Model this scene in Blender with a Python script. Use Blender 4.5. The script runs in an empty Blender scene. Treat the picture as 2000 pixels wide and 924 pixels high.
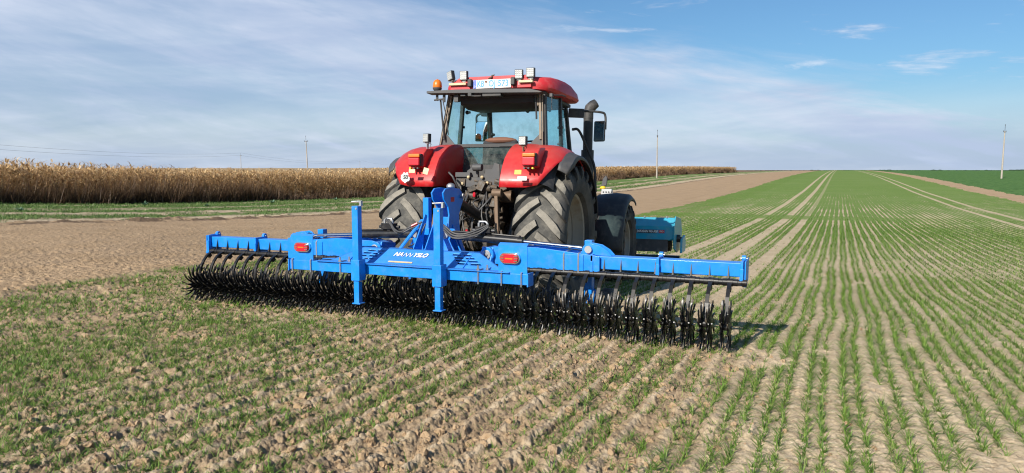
import bpy, math, random
import numpy as np
from mathutils import Vector, Matrix, Euler
random.seed(7); rng = np.random.default_rng(11)
R = math.radians; PI = math.pi
scene = bpy.context.scene
COL = scene.collection

# ---------------------------------------------------------------- camera
F = 1430.0; CAM_H = 1.55
cam_d = bpy.data.cameras.new('camera'); cam = bpy.data.objects.new('camera', cam_d); COL.objects.link(cam)
cam_d.sensor_width = 36; cam_d.lens = 36 * F / 2000; cam_d.clip_start = .05; cam_d.clip_end = 8000
cam.location = (0, 0, CAM_H); cam.rotation_euler = (R(90 - 5.274), 0, R(24.02))
scene.camera = cam
scene.render.resolution_x = 1024; scene.render.resolution_y = 473

# ---------------------------------------------------------------- world
SUN_EL = R(32); SUN_AZ = R(192.5)          # azimuth of the sun, clockwise from +Y
world = bpy.data.worlds.new("World"); scene.world = world; world.use_nodes = True
nt = world.node_tree; nt.nodes.clear()
def N(t, ty, **kw):
    n = t.nodes.new(ty)
    for k, v in kw.items():
        if k == 'ins':
            for a, b in v.items(): n.inputs[a].default_value = b
        else: setattr(n, k, v)
    return n
def math_node(t, op, a, b=None, clamp=False):
    n = t.nodes.new('ShaderNodeMath'); n.operation = op; n.use_clamp = clamp
    for i, v in enumerate((a, b)):
        if v is None: continue
        if isinstance(v, (int, float)): n.inputs[i].default_value = v
        else: t.links.new(v, n.inputs[i])
    return n.outputs[0]
def smooth(t, x, a, b):
    n = t.nodes.new('ShaderNodeMapRange'); n.interpolation_type = 'SMOOTHSTEP'
    t.links.new(x, n.inputs[0]); n.inputs[1].default_value = a; n.inputs[2].default_value = b
    return n.outputs[0]
def mixc(t, f, a, b, mode='MIX'):
    n = t.nodes.new('ShaderNodeMix'); n.data_type = 'RGBA'; n.blend_type = mode
    for s, v in ((n.inputs[0], f), (n.inputs[6], a), (n.inputs[7], b)):
        if isinstance(v, (int, float)): s.default_value = v
        elif isinstance(v, tuple): s.default_value = (*v, 1)[:4]
        else: t.links.new(v, s)
    return n.outputs[2]
sky = N(nt, 'ShaderNodeTexSky', sky_type='NISHITA', sun_disc=False, sun_elevation=SUN_EL, sun_rotation=SUN_AZ,
        altitude=120, air_density=1.0, dust_density=1.2, ozone_density=1.6)
tc = N(nt, 'ShaderNodeTexCoord'); sep = N(nt, 'ShaderNodeSeparateXYZ'); nt.links.new(tc.outputs['Generated'], sep.inputs[0])
az = math_node(nt, 'ARCTAN2', sep.outputs[0], sep.outputs[1]); el = sep.outputs[2]
def skynoise(su, sv, skew, sc, det=5, rough=.6, off=0.):
    c = N(nt, 'ShaderNodeCombineXYZ')
    u = math_node(nt, 'MULTIPLY', az, su)
    v = math_node(nt, 'MULTIPLY', math_node(nt, 'ADD', el, math_node(nt, 'MULTIPLY', az, skew)), sv)
    nt.links.new(u, c.inputs[0]); nt.links.new(v, c.inputs[1]); c.inputs[2].default_value = off
    n = N(nt, 'ShaderNodeTexNoise', ins={'Scale': sc, 'Detail': det, 'Roughness': rough, 'Distortion': .25})
    nt.links.new(c.outputs[0], n.inputs['Vector']); return n.outputs['Fac']
line = math_node(nt, 'SUBTRACT', .205, math_node(nt, 'MULTIPLY', math_node(nt, 'ADD', az, .42), .25))
n1 = skynoise(1.6, 7, .25, 2.4, off=.3); n2 = skynoise(3, 20, .18, 2.2, 7, .62, off=4.1); n3 = skynoise(1.2, 9, -.05, 2.0, 6, .55, off=8.)
d = math_node(nt, 'SUBTRACT', el, line)
d = math_node(nt, 'ADD', d, math_node(nt, 'MULTIPLY', math_node(nt, 'SUBTRACT', n2, .5), -.10))
bank = math_node(nt, 'MULTIPLY', math_node(nt, 'SUBTRACT', 1.0, smooth(nt, d, -.045, .035)), math_node(nt, 'SUBTRACT', 1.0, smooth(nt, el, .28, .5)))  # cloud bank cut off in the unseen upper sky to lower fill light
thick = math_node(nt, 'ADD', .60, math_node(nt, 'MULTIPLY', smooth(nt, n1, .34, .66), .34))
thick = math_node(nt, 'ADD', thick, math_node(nt, 'MULTIPLY', smooth(nt, n2, .45, .72), .16))
cl = math_node(nt, 'MULTIPLY', bank, thick)
wisp = math_node(nt, 'MULTIPLY', smooth(nt, skynoise(4.5, 24, .06, 1.6, 7, .6, off=2.2), .54, .70), .72)
wisp = math_node(nt, 'MULTIPLY', wisp, math_node(nt, 'SUBTRACT', 1.0, math_node(nt, 'MULTIPLY', bank, .8)))
cl = math_node(nt, 'MAXIMUM', cl, wisp)
hz = math_node(nt, 'MULTIPLY', math_node(nt, 'SUBTRACT', 1.0, smooth(nt, el, .0, .13)), .85)
cl = math_node(nt, 'MAXIMUM', cl, hz, True)
ccol = mixc(nt, smooth(nt, n3, .35, .68), (.40, .485, .645), (.60, .66, .765))
ccol = mixc(nt, math_node(nt, 'MULTIPLY', smooth(nt, el, 0, .2), .35), ccol, (.30, .40, .60))
ccol = mixc(nt, math_node(nt, 'MULTIPLY', wisp, .8), ccol, (.74, .80, .88))
bg1 = N(nt, 'ShaderNodeBackground', ins={'Strength': .066}); bg2 = N(nt, 'ShaderNodeBackground', ins={'Strength': .86})
skt = mixc(nt, 1.0, sky.outputs[0], (.66, .98, 1.22), 'MULTIPLY')
nt.links.new(skt, bg1.inputs[0]); nt.links.new(ccol, bg2.inputs[0])
ms = N(nt, 'ShaderNodeMixShader'); nt.links.new(cl, ms.inputs[0]); nt.links.new(bg1.outputs[0], ms.inputs[1]); nt.links.new(bg2.outputs[0], ms.inputs[2])
wo = N(nt, 'ShaderNodeOutputWorld'); nt.links.new(ms.outputs[0], wo.inputs[0])

# ---------------------------------------------------------------- sun
sl = bpy.data.lights.new('sun', 'SUN'); sl.energy = 5.0; sl.angle = R(.5); sl.color = (1, .93, .82)
so = bpy.data.objects.new('sun', sl); COL.objects.link(so)
sd = Vector((math.sin(SUN_AZ) * math.cos(SUN_EL), math.cos(SUN_AZ) * math.cos(SUN_EL), math.sin(SUN_EL)))
so.rotation_euler = sd.to_track_quat('Z', 'Y').to_euler(); so.location = (0, -20, 30)
scene.view_settings.view_transform = 'Standard'; scene.view_settings.look = 'None'
scene.view_settings.exposure = 0.5; scene.view_settings.gamma = 1; scene.view_settings.use_curve_mapping = False
scene.render.engine = 'CYCLES'; scene.cycles.filter_width = 1.15

# ---------------------------------------------------------------- materials
def new_mat(name):
    m = bpy.data.materials.new(name); m.use_nodes = True; t = m.node_tree
    b = t.nodes['Principled BSDF']; return m, t, b
def noise(t, scale, det=4, rough=.6, coord='Object', vec=None, w=0):
    if vec is None: vec = N(t, 'ShaderNodeTexCoord').outputs[coord]
    n = N(t, 'ShaderNodeTexNoise', ins={'Scale': scale, 'Detail': det, 'Roughness': rough}); t.links.new(vec, n.inputs['Vector'])
    return n.outputs['Fac']
def bump(t, b, h, dist, st=1.0):
    n = N(t, 'ShaderNodeBump', ins={'Strength': st, 'Distance': dist}); t.links.new(h, n.inputs['Height']); t.links.new(n.outputs[0], b.inputs['Normal'])
def pmat(name, col, rough=.5, metal=0., dirt=None, dirt_amt=.5, dscale=6., lo=.45, hi=.75, bmp=0., bscale=40., coat=0., spec=.5, dust_up=0.):
    m, t, b = new_mat(name)
    b.inputs['Metallic'].default_value = metal; b.inputs['Coat Weight'].default_value = coat; b.inputs['Coat Roughness'].default_value = .12
    b.inputs['Specular IOR Level'].default_value = spec
    n0 = noise(t, dscale * .6, 5, .65)
    c = mixc(t, smooth(t, n0, .3, .7), tuple(x * .9 for x in col), tuple(min(1, x * 1.08) for x in col))
    if dirt:
        f = math_node(t, 'MULTIPLY', smooth(t, noise(t, dscale, 7, .7), lo, hi), dirt_amt)
        if dust_up:
            g = N(t, 'ShaderNodeNewGeometry'); s = N(t, 'ShaderNodeSeparateXYZ'); t.links.new(g.outputs['Normal'], s.inputs[0])
            f = math_node(t, 'MAXIMUM', f, math_node(t, 'MULTIPLY', smooth(t, s.outputs[2], .3, 1.), math_node(t, 'MULTIPLY', noise(t, dscale * 2.3, 4), dust_up)), True)
        c = mixc(t, f, c, dirt)
        r = math_node(t, 'ADD', rough, math_node(t, 'MULTIPLY', f, .45)); t.links.new(r, b.inputs['Roughness'])
    else: b.inputs['Roughness'].default_value = rough
    t.links.new(c, b.inputs['Base Color'])
    if bmp: bump(t, b, noise(t, bscale, 5, .65), bmp)
    return m
SOILD = (.34, .26, .18)
M = {}
M['blue'] = pmat('blue_paint', (.001, .205, .70), .40, dirt=SOILD, dirt_amt=.13, dscale=9, coat=.12, dust_up=.22, bmp=.0006, bscale=120)
M['red'] = pmat('red_paint', (.47, .010, .014), .38, dirt=(.34, .20, .15), dirt_amt=.25, dscale=7, coat=.15, dust_up=.4, lo=.45, hi=.75)
M['red_in'] = M['red']
M['roofred'] = pmat('weathered_red_paint', (.50, .022, .03), .5, dirt=(.42, .27, .24), dirt_amt=.22, dscale=8, dust_up=.2)
M['blackp'] = pmat('black_plastic', (.022, .022, .024), .55, dirt=(.16, .14, .12), dirt_amt=.45, dscale=6, lo=.45, hi=.75)
M['greyp'] = pmat('grey_plastic', (.055, .056, .06), .6, dirt=(.2, .17, .14), dirt_amt=.35)
M['steel'] = pmat('galvanised_steel', (.42, .43, .44), .5, .9, dirt=(.25, .22, .2), dirt_amt=.5, dscale=20)
M['chrome'] = pmat('chromed_rod', (.8, .8, .8), .12, 1.)
M['blackpaint'] = pmat('black_paint', (.010, .010, .011), .32, coat=.2, dirt=(.10, .085, .07), dirt_amt=.35, dscale=9)
M['tyre'] = pmat('dusty_rubber', (.060, .056, .05), .85, dirt=(.24, .21, .165), dirt_amt=.9, dscale=7, lo=.32, hi=.62, bmp=.004, bscale=60, spec=.25)
def tyre_mat(name, Rr):
    m, t, b = new_mat(name); b.inputs['Roughness'].default_value = .85; b.inputs['Specular IOR Level'].default_value = .2
    s = N(t, 'ShaderNodeSeparateXYZ'); co = N(t, 'ShaderNodeTexCoord').outputs['Object']; t.links.new(co, s.inputs[0])
    r = math_node(t, 'SQRT', math_node(t, 'ADD', math_node(t, 'MULTIPLY', s.outputs[1], s.outputs[1]), math_node(t, 'MULTIPLY', s.outputs[2], s.outputs[2])))
    n = noise(t, 9, 6, .7); n2 = noise(t, 3, 4, .6)
    side = mixc(t, smooth(t, n2, .35, .7), (.045, .046, .047), (.115, .105, .09))
    gap = mixc(t, smooth(t, n, .4, .7), (.065, .064, .060), (.135, .128, .112)); top = mixc(t, smooth(t, n, .35, .62), (.15, .14, .12), (.24, .22, .185))
    c = mixc(t, smooth(t, r, Rr - .075, Rr - .06), side, gap); c = mixc(t, smooth(t, r, Rr - .030, Rr - .012), c, top)
    t.links.new(c, b.inputs['Base Color']); bump(t, b, noise(t, 60, 5, .65), .004); return m
M['tyre_rear'] = tyre_mat('rear_tyre_rubber', .885); M['tyre_front'] = tyre_mat('front_tyre_rubber', .66)
M['rim'] = pmat('dusty_rim_paint', (.30, .27, .22), .6, dirt=(.22, .14, .08), dirt_amt=.6, dscale=4, lo=.5, hi=.7)
M['oily'] = pmat('oily_dark_metal', (.028, .024, .02), .5, .3, dirt=(.15, .11, .075), dirt_amt=.9, dscale=14, lo=.4, hi=.66, bmp=.003, bscale=50)
M['rusty'] = pmat('rusty_metal', (.13, .085, .055), .6, .4, dirt=(.24, .17, .11), dirt_amt=.8, dscale=12)
M['hose'] = pmat('rubber_hose', (.05, .05, .052), .5, dirt=(.2, .18, .16), dirt_amt=.4)
M['white'] = pmat('white_paint', (.72, .72, .70), .5, dirt=(.4, .36, .3), dirt_amt=.3)
M['channel'] = pmat('dusty_channel', (.20, .16, .12), .7, dirt=(.4, .33, .22), dirt_amt=.5, dscale=15)
M['cream'] = pmat('cream_bracket', (.55, .45, .27), .5, dirt=(.25, .15, .08), dirt_amt=.5, dscale=15)
M['orange'] = pmat('orange_lens', (.62, .15, .01), .35)
M['redlens'] = pmat('red_lens', (.45, .008, .02), .35)
M['ledlens'] = pmat('lamp_lens', (.42, .43, .42), .35, .2, dirt=(.3, .28, .25), dirt_amt=.4, dscale=30)
M['yellow'] = pmat('yellow_paint', (.75, .50, .02), .5)
M['teal'] = pmat('teal_paint', (.008, .31, .46), .38, dirt=SOILD, dirt_amt=.3, dscale=6, coat=.2, dust_up=.3)
M['rubber'] = pmat('rubber_sheet', (.05, .05, .052), .6, dirt=(.22, .2, .18), dirt_amt=.6, dscale=4)
M['text_blue'] = pmat('faded_blue_print', (.03, .24, .42), .5)
M['eu_blue'] = pmat('blue_print', (.01, .08, .50), .4)
M['ink'] = pmat('black_print', (.02, .02, .02), .5)
M['brown'] = pmat('brown_cover', (.18, .08, .05), .8)
M['seat'] = pmat('seat_fabric', (.03, .03, .035), .9)
M['interior'] = pmat('cab_interior', (.035, .035, .037), .7)
M['mirror'] = pmat('mirror_glass', (.9, .92, .92), .02, 1.)
M['concrete'] = pmat('pole_concrete', (.36, .32, .28), .85, dirt=(.2, .17, .14), dirt_amt=.5, dscale=1.5)
M['insul'] = pmat('dark_insulator', (.06, .06, .07), .4)
M['greypaint'] = pmat('pale_grey_paint', (.42, .43, .44), .5, dirt=(.3, .26, .2), dirt_amt=.3)
def glass_mat(name, tint, refl=.1):
    m = bpy.data.materials.new(name); m.use_nodes = True; t = m.node_tree; t.nodes.clear()
    tr = N(t, 'ShaderNodeBsdfTransparent'); gl = N(t, 'ShaderNodeBsdfGlossy', ins={'Roughness': .02}); lw = N(t, 'ShaderNodeLayerWeight'); frv = math_node(t, 'ADD', .03, math_node(t, 'MULTIPLY', math_node(t, 'POWER', lw.outputs['Facing'], 4.0), .55))
    n = noise(t, 5, 6, .7); c = mixc(t, smooth(t, n, .4, .8), tint, tuple(x * .86 for x in tint)); t.links.new(c, tr.inputs[0])
    df = N(t, 'ShaderNodeBsdfDiffuse', ins={'Color': (.5, .48, .44, 1)}); mx0 = N(t, 'ShaderNodeMixShader')
    t.links.new(math_node(t, 'MULTIPLY', smooth(t, n, .35, .8), refl), mx0.inputs[0]); t.links.new(tr.outputs[0], mx0.inputs[1]); t.links.new(df.outputs[0], mx0.inputs[2])
    mx = N(t, 'ShaderNodeMixShader'); t.links.new(frv, mx.inputs[0]); t.links.new(mx0.outputs[0], mx.inputs[1]); t.links.new(gl.outputs[0], mx.inputs[2])
    o = N(t, 'ShaderNodeOutputMaterial'); t.links.new(mx.outputs[0], o.inputs[0]); return m
M['glass'] = glass_mat('tinted_glass', (.76, .94, .96), .015)
M['dirty_glass'] = glass_mat('dirty_glass', (.50, .66, .62), .22)

# star wheel / arm material: black paint with dry soil rubbed onto the tine tips
def star_mat():
    m, t, b = new_mat('black_star_steel')
    tcn = N(t, 'ShaderNodeTexCoord'); s = N(t, 'ShaderNodeSeparateXYZ'); t.links.new(tcn.outputs['Object'], s.inputs[0])
    r = math_node(t, 'SQRT', math_node(t, 'ADD', math_node(t, 'MULTIPLY', s.outputs[1], s.outputs[1]), math_node(t, 'MULTIPLY', s.outputs[2], s.outputs[2])))
    oi = N(t, 'ShaderNodeObjectInfo'); vo = N(t, 'ShaderNodeVectorMath', operation='ADD'); t.links.new(tcn.outputs['Object'], vo.inputs[0]); t.links.new(oi.outputs['Random'], vo.inputs[1])
    f = math_node(t, 'MULTIPLY', smooth(t, r, .18, .215), math_node(t, 'MULTIPLY', smooth(t, noise(t, 14, 2, .6, vec=vo.outputs[0]), .46, .56), .75))
    t.links.new(mixc(t, f, (.006, .006, .007), (.24, .19, .135)), b.inputs['Base Color'])
    t.links.new(math_node(t, 'ADD', .38, math_node(t, 'MULTIPLY', f, .8), True), b.inputs['Roughness']); return m
M['star'] = star_mat()
M['arm'] = pmat('black_spring_steel', (.009, .009, .010), .40, 0, coat=.0, dirt=(.12, .10, .08), dirt_amt=.2, dscale=10, spec=.35)

# ---------------------------------------------------------------- mesh builder
def spl(pts, n=6):
    P = [Vector(p) for p in pts]; P = [P[0] * 2 - P[1]] + P + [P[-1] * 2 - P[-2]]; out = []
    for i in range(1, len(P) - 2):
        for k in range(n):
            t = k / n; p0, p1, p2, p3 = P[i - 1:i + 3]
            out.append(.5 * ((2 * p1) + (p2 - p0) * t + (2 * p0 - 5 * p1 + 4 * p2 - p3) * t * t + (3 * p1 - p0 - 3 * p2 + p3) * t ** 3))
    return out + [P[-2]]
class MB:
    def __init__(s, off=(0, 0, 0)): s.v = []; s.f = []; s.grp = []; s.off = Vector(off)
    def add(s, vs, fs, mat=None):
        b = len(s.v); fs = list(fs)
        for p in vs:
            p = Vector(p); s.v.append((mat @ p if mat else p) - s.off)
        s.f += [tuple(i + b for i in f) for f in fs]; s.grp.append((s.v[b:], [tuple(f) for f in fs])); return s
    def box(s, c, d, rot=None):
        hx, hy, hz = d[0] / 2, d[1] / 2, d[2] / 2
        vs = [(x, y, z) for x in (-hx, hx) for y in (-hy, hy) for z in (-hz, hz)]
        fs = [(0, 1, 3, 2), (4, 6, 7, 5), (0, 4, 5, 1), (2, 3, 7, 6), (0, 2, 6, 4), (1, 5, 7, 3)]
        m = Matrix.Translation(c) @ (Euler(rot).to_matrix().to_4x4() if rot else Matrix())
        return s.add(vs, fs, m)
    def bx(s, x0, x1, y0, y1, z0, z1): return s.box(((x0 + x1) / 2, (y0 + y1) / 2, (z0 + z1) / 2), (abs(x1 - x0), abs(y1 - y0), abs(z1 - z0)))
    def beam(s, a, b, w, h, up=(0, 0, 1)):
        a, b = Vector(a), Vector(b); d = (b - a); L = d.length; d.normalize(); u = Vector(up)
        if abs(d.dot(u)) > .98: u = Vector((0, 1, 0))
        x = d.cross(u).normalized(); z = x.cross(d).normalized()
        m = Matrix((x, d, z)).transposed().to_4x4(); m.translation = (a + b) / 2
        hx, hy, hz = w / 2, L / 2, h / 2
        vs = [(x_, y_, z_) for x_ in (-hx, hx) for y_ in (-hy, hy) for z_ in (-hz, hz)]
        return s.add(vs, [(0, 1, 3, 2), (4, 6, 7, 5), (0, 4, 5, 1), (2, 3, 7, 6), (0, 2, 6, 4), (1, 5, 7, 3)], m)
    def tube(s, pts, r, n=8, caps=True, w=None):
        pts = [Vector(p) for p in pts]; rr = r if isinstance(r, (list, tuple)) else [r] * len(pts)
        rings = []; prev = None
        for i, p in enumerate(pts):
            d = (pts[min(i + 1, len(pts) - 1)] - pts[max(i - 1, 0)]).normalized()
            if prev is None:
                u = Vector((0, 0, 1)) if abs(d.z) < .9 else Vector((1, 0, 0)); x = d.cross(u).normalized()
            else: x = (prev - d * prev.dot(d)).normalized()
            prev = x; y = d.cross(x)
            rings.append([p + (x * math.cos(2 * PI * k / n) * (w or 1) + y * math.sin(2 * PI * k / n)) * rr[i] for k in range(n)])
        vs = [q for g in rings for q in g]
        fs = [(i * n + k, i * n + (k + 1) % n, (i + 1) * n + (k + 1) % n, (i + 1) * n + k) for i in range(len(pts) - 1) for k in range(n)]
        if caps: fs += [tuple(range(n))[::-1], tuple((len(pts) - 1) * n + k for k in range(n))]
        return s.add(vs, fs)
    def cyl(s, a, b, r, n=16): return s.tube([a, b], r, n)
    def prism(s, poly, axis, a0, a1):
        """poly in the two other axes; extruded along axis ('x','y','z') from a0 to a1"""
        def P(u, v, a): return {'x': (a, u, v), 'y': (u, a, v), 'z': (u, v, a)}[axis]
        n = len(poly); vs = [P(u, v, a0) for u, v in poly] + [P(u, v, a1) for u, v in poly]
        return s.add(vs, [tuple(range(n))[::-1], tuple(range(n, 2 * n))] + [(i, (i + 1) % n, n + (i + 1) % n, n + i) for i in range(n)])
    def lathe(s, prof, n=48, axis='x', m=None, closed=False):
        """prof: (axial, radius)"""
        vs = []; k = len(prof)
        for j in range(n):
            a = 2 * PI * j / n; c, q = math.cos(a), math.sin(a)
            for x, r in prof: vs.append((x, r * c, r * q) if axis == 'x' else ((r * c, r * q, x) if axis == 'z' else (r * c, x, r * q)))
        fs = [(j * k + i, j * k + (i + 1) % k, ((j + 1) % n) * k + (i + 1) % k, ((j + 1) % n) * k + i) for j in range(n) for i in range(k if closed else k - 1)]
        return s.add(vs, fs, m)
    def sphere(s, c, r, n=12, sc=(1, 1, 1)):
        vs = []; fs = []
        for i in range(n // 2 + 1):
            t_ = PI * i / (n // 2)
            for j in range(n): p = 2 * PI * j / n; vs.append((c[0] + r * sc[0] * math.sin(t_) * math.cos(p), c[1] + r * sc[1] * math.sin(t_) * math.sin(p), c[2] + r * sc[2] * math.cos(t_)))
        for i in range(n // 2):
            for j in range(n): fs.append((i * n + j, (i + 1) * n + j, (i + 1) * n + (j + 1) % n, i * n + (j + 1) % n))
        return s.add(vs, fs)
    def pieces(s, name, mat, parent=None, bev=0, ang=35):
        for vs, fs in s.grp:
            q = MB(); q.v = vs; q.f = fs; q.build(name, mat, parent, bev, ang)
    def mesh(s, name, ang=35, bev=0):
        me = bpy.data.meshes.new(name); me.from_pydata([tuple(p) for p in s.v], [], s.f)
        import bmesh
        bm = bmesh.new(); bm.from_mesh(me); bmesh.ops.remove_doubles(bm, verts=bm.verts, dist=1e-5); bmesh.ops.recalc_face_normals(bm, faces=bm.faces); bm.to_mesh(me); bm.free()
        for p in me.polygons: p.use_smooth = True
        me.set_sharp_from_angle(angle=R(ang)); return me
    def build(s, name, mat, parent=None, bev=0, ang=35, loc=None):
        me = s.mesh(name, ang); me.materials.append(mat)
        o = bpy.data.objects.new(name, me); COL.objects.link(o)
        if parent: o.parent = parent
        if loc: o.location = loc
        if bev:
            b = o.modifiers.new('bevel', 'BEVEL'); b.width = bev; b.segments = 2; b.limit_method = 'ANGLE'; b.angle_limit = R(40); b.harden_normals = True
        return o
def tag(o, label=None, cat=None, group=None, kind=None):
    if label: o['label'] = label
    if cat: o['category'] = cat
    if group: o['group'] = group
    if kind: o['kind'] = kind
    return o
def empty(name, loc, rot=(0, 0, 0)):
    o = bpy.data.objects.new(name, None); COL.objects.link(o); o.location = loc; o.rotation_euler = rot; o.empty_display_size = .2; return o
def text(name, s, size, mat, parent, loc, rot, align='CENTER', shear=0, extr=.0008, sx=1., bold=0.):
    c = bpy.data.curves.new(name, 'FONT'); c.body = s; c.size = size; c.align_x = align; c.align_y = 'CENTER'; c.extrude = extr; c.shear = shear; c.offset = bold
    o = bpy.data.objects.new('tmp', c); COL.objects.link(o); bpy.context.view_layer.update()
    me = bpy.data.meshes.new_from_object(o.evaluated_get(bpy.context.evaluated_depsgraph_get())); bpy.data.objects.remove(o)
    me.name = name; me.materials.clear(); me.materials.append(mat); q = bpy.data.objects.new(name, me); COL.objects.link(q)
    q.parent = parent; q.location = loc; q.rotation_euler = rot; q.scale = (sx, 1, 1); return q
def fast_mesh(name, verts, quads, mats=None, smooth_=True, parent=None):
    me = bpy.data.meshes.new(name); verts = np.asarray(verts, np.float32); quads = np.asarray(quads, np.int32); k = quads.shape[1]
    me.vertices.add(len(verts)); me.vertices.foreach_set('co', verts.ravel())
    me.loops.add(quads.size); me.loops.foreach_set('vertex_index', quads.ravel())
    me.polygons.add(len(quads)); me.polygons.foreach_set('loop_start', np.arange(0, quads.size, k, dtype=np.int32))
    me.polygons.foreach_set('use_smooth', np.full(len(quads), smooth_)); me.update(calc_edges=True)
    if mats: me.materials.append(mats)
    o = bpy.data.objects.new(name, me); COL.objects.link(o); o.parent = parent; return o
# ================================================================ TERRAIN
PY = [-300, 0, 6.3, 8.5, 12, 20, 35, 55, 84, 117, 165, 230, 314, 450, 700, 1500, 4000]
PZ = [0, 0, 0, -.12, -.30, -.55, -.83, -.92, -.78, -.42, .05, .40, .62, .70, .2, -3, -4]
_ty = np.concatenate([np.linspace(-300, 120, 1681), np.linspace(121, 4000, 1500)]); _tz = np.interp(_ty, PY, PZ)
_k = np.hanning(13); _k /= _k.sum(); _tz[8:-8] = np.convolve(_tz, _k, 'same')[8:-8]
def sstep(x, a, b): t = np.clip((x - a) / (b - a), 0, 1); return t * t * (3 - 2 * t)
def base_h(X, Y):
    sh = np.clip(-X - 5, 0, 60) * .45 * (1 - sstep(Y, 60, 130))
    z = np.interp(Y - sh, _ty, _tz)
    return z - .012 * np.clip(-X - 5, 0, 80) * sstep(Y, 150, 300)
_tab = rng.random((512, 512)).astype(np.float32)
def vnoise(x, y):
    xi = np.floor(x).astype(np.int64); yi = np.floor(y).astype(np.int64); fx = x - xi; fy = y - yi
    fx = fx * fx * (3 - 2 * fx); fy = fy * fy * (3 - 2 * fy)
    g = lambda a, b: _tab[a & 511, b & 511]
    return (g(xi, yi) * (1 - fx) + g(xi + 1, yi) * fx) * (1 - fy) + (g(xi, yi + 1) * (1 - fx) + g(xi + 1, yi + 1) * fx) * fy
def fbm(x, y, o=4, g=.5):
    s = 0; a = 1; t = 0
    for i in range(o): s = s + a * vnoise(x * 2 ** i + 17.3 * i, y * 2 ** i + 9.1 * i); t += a; a *= g
    return s / t
_cx, _cy, _cr = rng.random((256, 256)), rng.random((256, 256)), rng.random((256, 256))
def clods(x, y, cell, dens=.8):
    """domes of soil, one per cell, value = height in cell units"""
    x = x / cell; y = y / cell; wx = vnoise(x * 1.9 + 3, y * 1.9) - .5; wy = vnoise(x * 1.9, y * 1.9 + 31) - .5
    wx = wx + .6 * (vnoise(x * 5.1, y * 5.1 + 7) - .5); wy = wy + .6 * (vnoise(x * 5.1 + 11, y * 5.1) - .5); x = x + wx * .75; y = y + wy * .75; xi = np.floor(x).astype(np.int64); yi = np.floor(y).astype(np.int64); best = np.zeros_like(x)
    for dx in (-1, 0, 1):
        for dy in (-1, 0, 1):
            a, b = (xi + dx) & 255, (yi + dy) & 255; r = .18 + .5 * _cr[a, b] ** 2
            ex = x - (xi + dx + _cx[a, b]); ey = y - (yi + dy + _cy[a, b]); an = _cr[b, a] * 6.28
            u = ex * np.cos(an) + ey * np.sin(an); v = (-ex * np.sin(an) + ey * np.cos(an)) * 1.35
            q = 1 - (u * u + v * v) / (r * r); h = np.minimum(np.sqrt(np.clip(q, 0, 1)) * r * 1.15, np.clip(r * (.55 + .5 * _cx[b, b]) + u * (_cy[b, a] - .5) * 1.5 + v * (_cx[a, a] - .5) * 1.5, 0, 9)) * (q > 0)
            h[_cx[b, a] > dens] = 0
            best = np.maximum(best, h)
    return best
P_ROW = .225; GAP0 = .045
TRACKS = [(-3.40, .24, 0), (-2.27, .26, 0), (-1.45, .20, 1), (6.9, .22, 0), (7.95, .22, 0)]
def worked(X, Y):
    e = (fbm(X * 2.3, Y * 2.3, 4) - .5) * 1.3
    a = sstep(-X, .35 - e, .95 - e) * (1 - sstep(Y, 6.3, 6.8)); b = sstep(-X, 7.0 + e, 7.4 + e)
    return np.maximum(a, b)
def row_u(X, Y):
    Xw = X + .066 * (vnoise(X * .8 + 5, Y * .55) - .5)
    return (Xw - GAP0) / P_ROW
def track_mask(X, Y):
    m = np.zeros_like(X)
    for x0, w, near in TRACKS:
        ww = w if not near else np.where(Y < 38, w, .1)
        m = np.maximum(m, 1 - sstep(np.abs(X + .08 * (vnoise(Y * .15 + x0, Y * 0) - .5) - x0), ww * .5, ww * .5 + .1))
    return m
BX = [-36.3, -21.5, -9.6, 12.3, 14.9]
def edge_w(Y, X): return (fbm(X * .9, Y * .9, 3) - .5) * .7
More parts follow.
